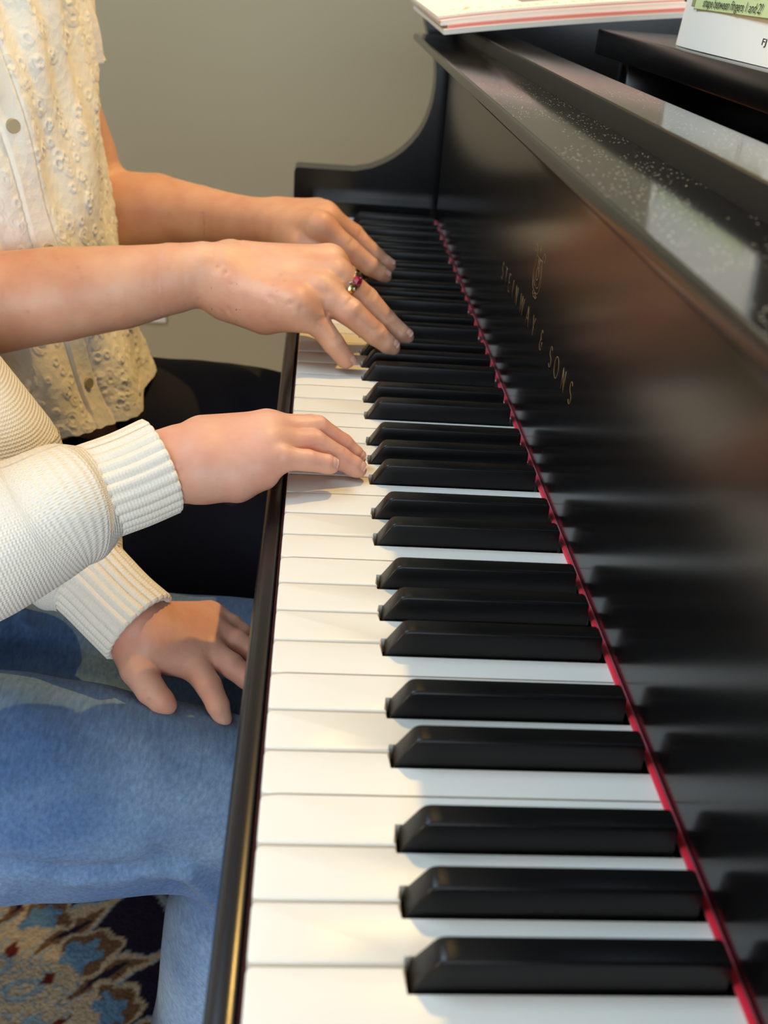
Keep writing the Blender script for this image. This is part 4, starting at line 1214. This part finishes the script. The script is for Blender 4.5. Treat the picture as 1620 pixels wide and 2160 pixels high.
legs('jeans', K, denim, [
    [(-0.33, 0.315, -0.175, 0.095), (-0.31, 0.38, -0.198, 0.074)], [(-0.33, 0.315, -0.175, 0.095), (-0.31, 0.255, -0.200, 0.074)],
    [(-0.32, 0.38, -0.203, 0.072), (-0.14, 0.392, -0.205, 0.0630), (0.0, 0.400, -0.208, 0.059), (0.05, 0.400, -0.210, 0.055)],
    [(0.05, 0.400, -0.210, 0.055), (0.06, 0.40, -0.42, 0.053), (0.03, 0.40, -0.655, 0.050)],
    [(-0.32, 0.262, -0.190, 0.077), (-0.16, 0.266, -0.190, 0.0690), (-0.085, 0.270, -0.199, 0.0610), (-0.02, 0.273, -0.207, 0.0525), (0.045, 0.273, -0.212, 0.050)],
    [(0.045, 0.273, -0.212, 0.050), (-0.006, 0.270, -0.31, 0.064), (-0.022, 0.268, -0.44, 0.064), (-0.035, 0.268, -0.655, 0.052)]], 0.0034, 3.0, 0.0011,
    [((-0.148, 0.200, -0.181), (-0.116, 0.204, -0.193), 0.0042, 0.0042), ((-0.116, 0.204, -0.193), (-0.089, 0.209, -0.197), 0.0042, 0.0048), ((-0.089, 0.209, -0.197), (-0.062, 0.212, -0.194), 0.0042, 0.0052),
     ((-0.150, 0.203, -0.191), (-0.110, 0.207, -0.203), 0.005, -0.0022), ((-0.110, 0.207, -0.203), (-0.080, 0.212, -0.206), 0.005, -0.0030), ((-0.064, 0.212, -0.190), (-0.046, 0.211, -0.199), 0.005, 0.0050),
     ((-0.066, 0.213, -0.203), (-0.047, 0.212, -0.206), 0.0055, -0.0055), ((-0.047, 0.212, -0.206), (-0.038, 0.222, -0.232), 0.0055, -0.0060), ((-0.038, 0.222, -0.232), (-0.030, 0.227, -0.248), 0.0055, -0.0060),
     ((-0.038, 0.212, -0.204), (-0.026, 0.220, -0.228), 0.005, 0.0050), ((-0.056, 0.220, -0.222), (-0.046, 0.226, -0.244), 0.006, 0.0050),
     ((-0.189, 0.380, -0.142), (-0.175, 0.356, -0.148), 0.0045, 0.0040), ((-0.183, 0.382, -0.139), (-0.169, 0.358, -0.144), 0.004, -0.0028)])
shoe(K, -0.035, 0.268, shoe_c); shoe(K, 0.03, 0.40, shoe_c)
# ------------------------------------------------------------------ sheet music
def frame_box(name, o, e1, e2, e3, lo, hi, mat, parent=None, bev=0.0006):
    bm = bmesh.new(); add_box(bm, lo, hi, bev, 1)
    M = Matrix([[e1[0], e2[0], e3[0], o[0]], [e1[1], e2[1], e3[1], o[1]], [e1[2], e2[2], e3[2], o[2]], [0, 0, 0, 1]])
    bm.transform(M)
    return bm_obj(name, bm, mat, parent, angle=30)

def sheet(name, o, e1, e2, e3, w, l, t, mat, parent=None, droop=None, nu=24, nv=16):
    """A soft block of paper: w along e1, l along e2, thickness t along e3."""
    V = []
    for k in (0, 1):
        for i in range(nu):
            a = i / (nu - 1)
            for j in range(nv):
                b = j / (nv - 1)
                d = droop(a, b) if droop else 0.0
                V.append(np.array(o) + np.array(e1) * w * a + np.array(e2) * l * b + np.array(e3) * (t * k + d))
    F = []; m = nu * nv
    for i in range(nu - 1):
        for j in range(nv - 1):
            k = i * nv + j
            F.append([k, k + 1, k + nv + 1, k + nv]); F.append([m + k, m + k + nv, m + k + nv + 1, m + k + 1])
    ring = [i * nv for i in range(nu)] + [(nu - 1) * nv + j for j in range(1, nv)] + [i * nv + nv - 1 for i in range(nu - 2, -1, -1)] + [j for j in range(nv - 2, 0, -1)]
    for a, b in zip(ring, ring[1:] + ring[:1]): F.append([a, b, m + b, m + a])
    bm = bmesh.new(); vs = [bm.verts.new(v) for v in V]
    for f in F: bm.faces.new([vs[i] for i in f])
    bmesh.ops.recalc_face_normals(bm, faces=bm.faces)
    return bm_obj(name, bm, mat, parent, angle=30)

def text_mesh(name, body, o, e1, e2, e3, size, width, mat, parent, shear=0.15):
    c = bpy.data.curves.new(name, 'FONT'); c.body = body; c.size = size; c.shear = shear; c.extrude = 0.00004; c.resolution_u = 3
    t = bpy.data.objects.new(name + '_src', c); scene.collection.objects.link(t)
    dg = bpy.context.evaluated_depsgraph_get()
    me = bpy.data.meshes.new_from_object(t.evaluated_get(dg))
    V = np.array([tuple(v.co) for v in me.vertices]); F = [list(p.vertices) for p in me.polygons]
    bpy.data.objects.remove(t)
    w0 = V[:, 0].max() - V[:, 0].min(); V[:, 0] = (V[:, 0] - V[:, 0].min()) * (width / w0)
    W3 = np.array(o)[None] + V[:, :1] * np.array(e1)[None] + V[:, 1:2] * np.array(e2)[None] + V[:, 2:3] * np.array(e3)[None]
    return mesh_obj(name, W3, F, mat, parent, False)

# booklets lying across the desk and the rail at the bass end
tl = math.radians(7.2)
e1 = V3(math.cos(tl), 0.02, math.sin(tl)); e1 /= np.linalg.norm(e1)
e3 = V3(-math.sin(tl), -0.035, math.cos(tl)); e3 -= e1 * (e3 @ e1); e3 /= np.linalg.norm(e3)
e2 = np.cross(e3, e1)
O = V3(0.1150, 0.782, 0.2158)
kinds = [('lowest of the flat pile, cream pages', paper_edge, 0.0042, 0.000, 0.000, paper), ('second from the bottom of the flat pile, pink cover', cover_pink, 0.0030, 0.004, 0.003, cover_pink),
         ('third from the bottom of the flat pile, white pages', paper, 0.0040, -0.002, 0.006, paper), ('top of the flat pile, white cover with grey drawing', paper, 0.0036, -0.004, 0.009, paper)]
h = 0.0
for n_, (lb, m, t, dx, dy, cm) in enumerate(kinds):
    r = None
    droop = lambda a, b, n=n_: -0.0022 * (1 - a) ** 6 * (0.4 + 0.2 * n) + 0.0016 * math.sin(2.2 * a)
    o_ = O + e1 * dx + e2 * dy + e3 * h
    r = sheet('music_book', o_, e1, e2, e3, 0.222, 0.290, t, m, None, droop)
    tag(r, 'thin music booklet, ' + lb, 'music book', 'booklets lying on the music desk')
    if n_ in (1, 3):
        for q in range(3 if n_ == 1 else 1):
            sheet('cover_stripe', o_ + e3 * (t * (0.25 + 0.25 * q)) - e2 * 0.0003, e1, e2, e3, 0.222, 0.0004, 0.0006, pink_ink if n_ == 1 else red_ink, r, droop)
    if n_ == 3:
        z_ = e3 * (t + 0.00002)
        for q in range(56):                        # dotted red rule along the foot of the cover
            a = 0.004 + q * 0.0037
            frame_box('printed_dot', o_ + e1 * a + e2 * 0.006 + z_ + e3 * droop((a + 0.001) / 0.222, 0), e1, e2, e3, (0, 0, 0), (0.0019, 0.0016, 0.0001), red_ink if q % 9 == 0 else pink_ink, r, 0)
        for (a, b, w_, l_) in ((0.085, 0.052, 0.060, 0.05), (0.155, 0.050, 0.030, 0.05)):
            sheet('printed_picture', o_ + e1 * a + e2 * b + z_, e1, e2, e3, w_, l_, 0.0001, grey_ink, r, lambda u, v, a=a, w_=w_: droop((a + u * w_) / 0.222, 0))
        for (a, b, s_) in ((0.030, 0.036, 0.010), (0.044, 0.038, 0.007), (0.020, 0.044, 0.008), (0.034, 0.050, 0.009)):
            bm = bmesh.new(); bmesh.ops.create_circle(bm, cap_ends=True, segments=9, radius=s_ * 0.6)
            ext = bmesh.ops.extrude_face_region(bm, geom=bm.faces[:])
            for v in ext['geom']:
                if isinstance(v, bmesh.types.BMVert): v.co.z += 0.0001
            p = o_ + e1 * a + e2 * b + z_ + e3 * droop(a / 0.222, 0)
            bm.transform(Matrix([[e1[0], e2[0], e3[0], p[0]], [e1[1], e2[1], e3[1], p[1]], [e1[2], e2[2], e3[2], p[2]], [0, 0, 0, 1]]) @ Matrix.Rotation(s_ * 90, 4, 'Z') @ Matrix.Diagonal((1, 0.5, 1, 1)))
            bm_obj('printed_leaf', bm, olive_ink, r)
        for row in range(2):
            for q in range(24):
                a = 0.060 + q * 0.0056 + 0.001 * (q % 3)
                sheet('printed_mark', o_ + e1 * a + e2 * (0.016 + 0.010 * row) + z_ + e3 * droop(a / 0.222, 0), e1, e2, e3, 0.0034, 0.0042, 0.0001, grey_ink if q % 4 else pink_ink, r, None, 2, 2)
    h += t + 0.0003

# open lesson book standing on the desk, its right page towards the player
ln = math.radians(4.0)
e1 = V3(0, -1, 0); e2 = V3(math.sin(ln), 0, math.cos(ln)); e3 = V3(-math.cos(ln), 0, math.sin(ln))
B0 = V3(0.262, 0.5991, 0.2365) - e2 * 0.0052
B0 = (0.2620, 0.5991, 0.2308)
B0 = V3(*B0)
curl = lambda a, b: -0.006 * (1 - a) ** 10 + 0.0015 * math.sin(5 * a)
bk = sheet('lesson_book', B0, e1, e2, e3, 0.228, 0.300, 0.0012, paper, None, curl, 40, 30)
tag(bk, 'open music lesson book standing on the desk, lime text box on its page', 'music book')
def on(a, b, d=0.0013): return B0 + e1 * a + e2 * b + e3 * (d + curl(a / 0.228, b))
sheet('page_block', B0 - e3 * 0.0056, e1, e2, e3, 0.224, 0.298, 0.0040, paper_edge, bk, lambda a, b: -0.005 * (1 - a) ** 9)
frame_box('lime_text_box', on(0.046, 0.0242, 0.0006), e1, e2, e3, (0, 0, 0), (0.166, 0.0185, 0.0026), green_box, bk, 0.0004)
text_mesh('printed_line', 'shape between fingers 1 and 2?', on(0.0643, 0.0262, 0.0034), e1, e2, e3, 0.0076, 0.1040, ink, bk)
text_mesh('printed_line', 'have a natural', on(0.0520, 0.0335, 0.0034), e1, e2, e3, 0.0076, 0.1080, ink, bk)
text_mesh('page_footer', 'FJ', on(0.1715, 0.0108, 0.0014), e1, e2, e3, 0.0050, 0.0062, ink, bk, 0.0)
frame_box('box_tab', on(0.0385, 0.0255, 0.0008), e1, e2, e3, (0, 0, 0), (0.006, 0.018, 0.0028), olive_ink, bk, 0.0003)

# lift everything so that the floor is at z = 0
for o in ROOTS: o.location.z += LIFT
bpy.context.view_layer.update()
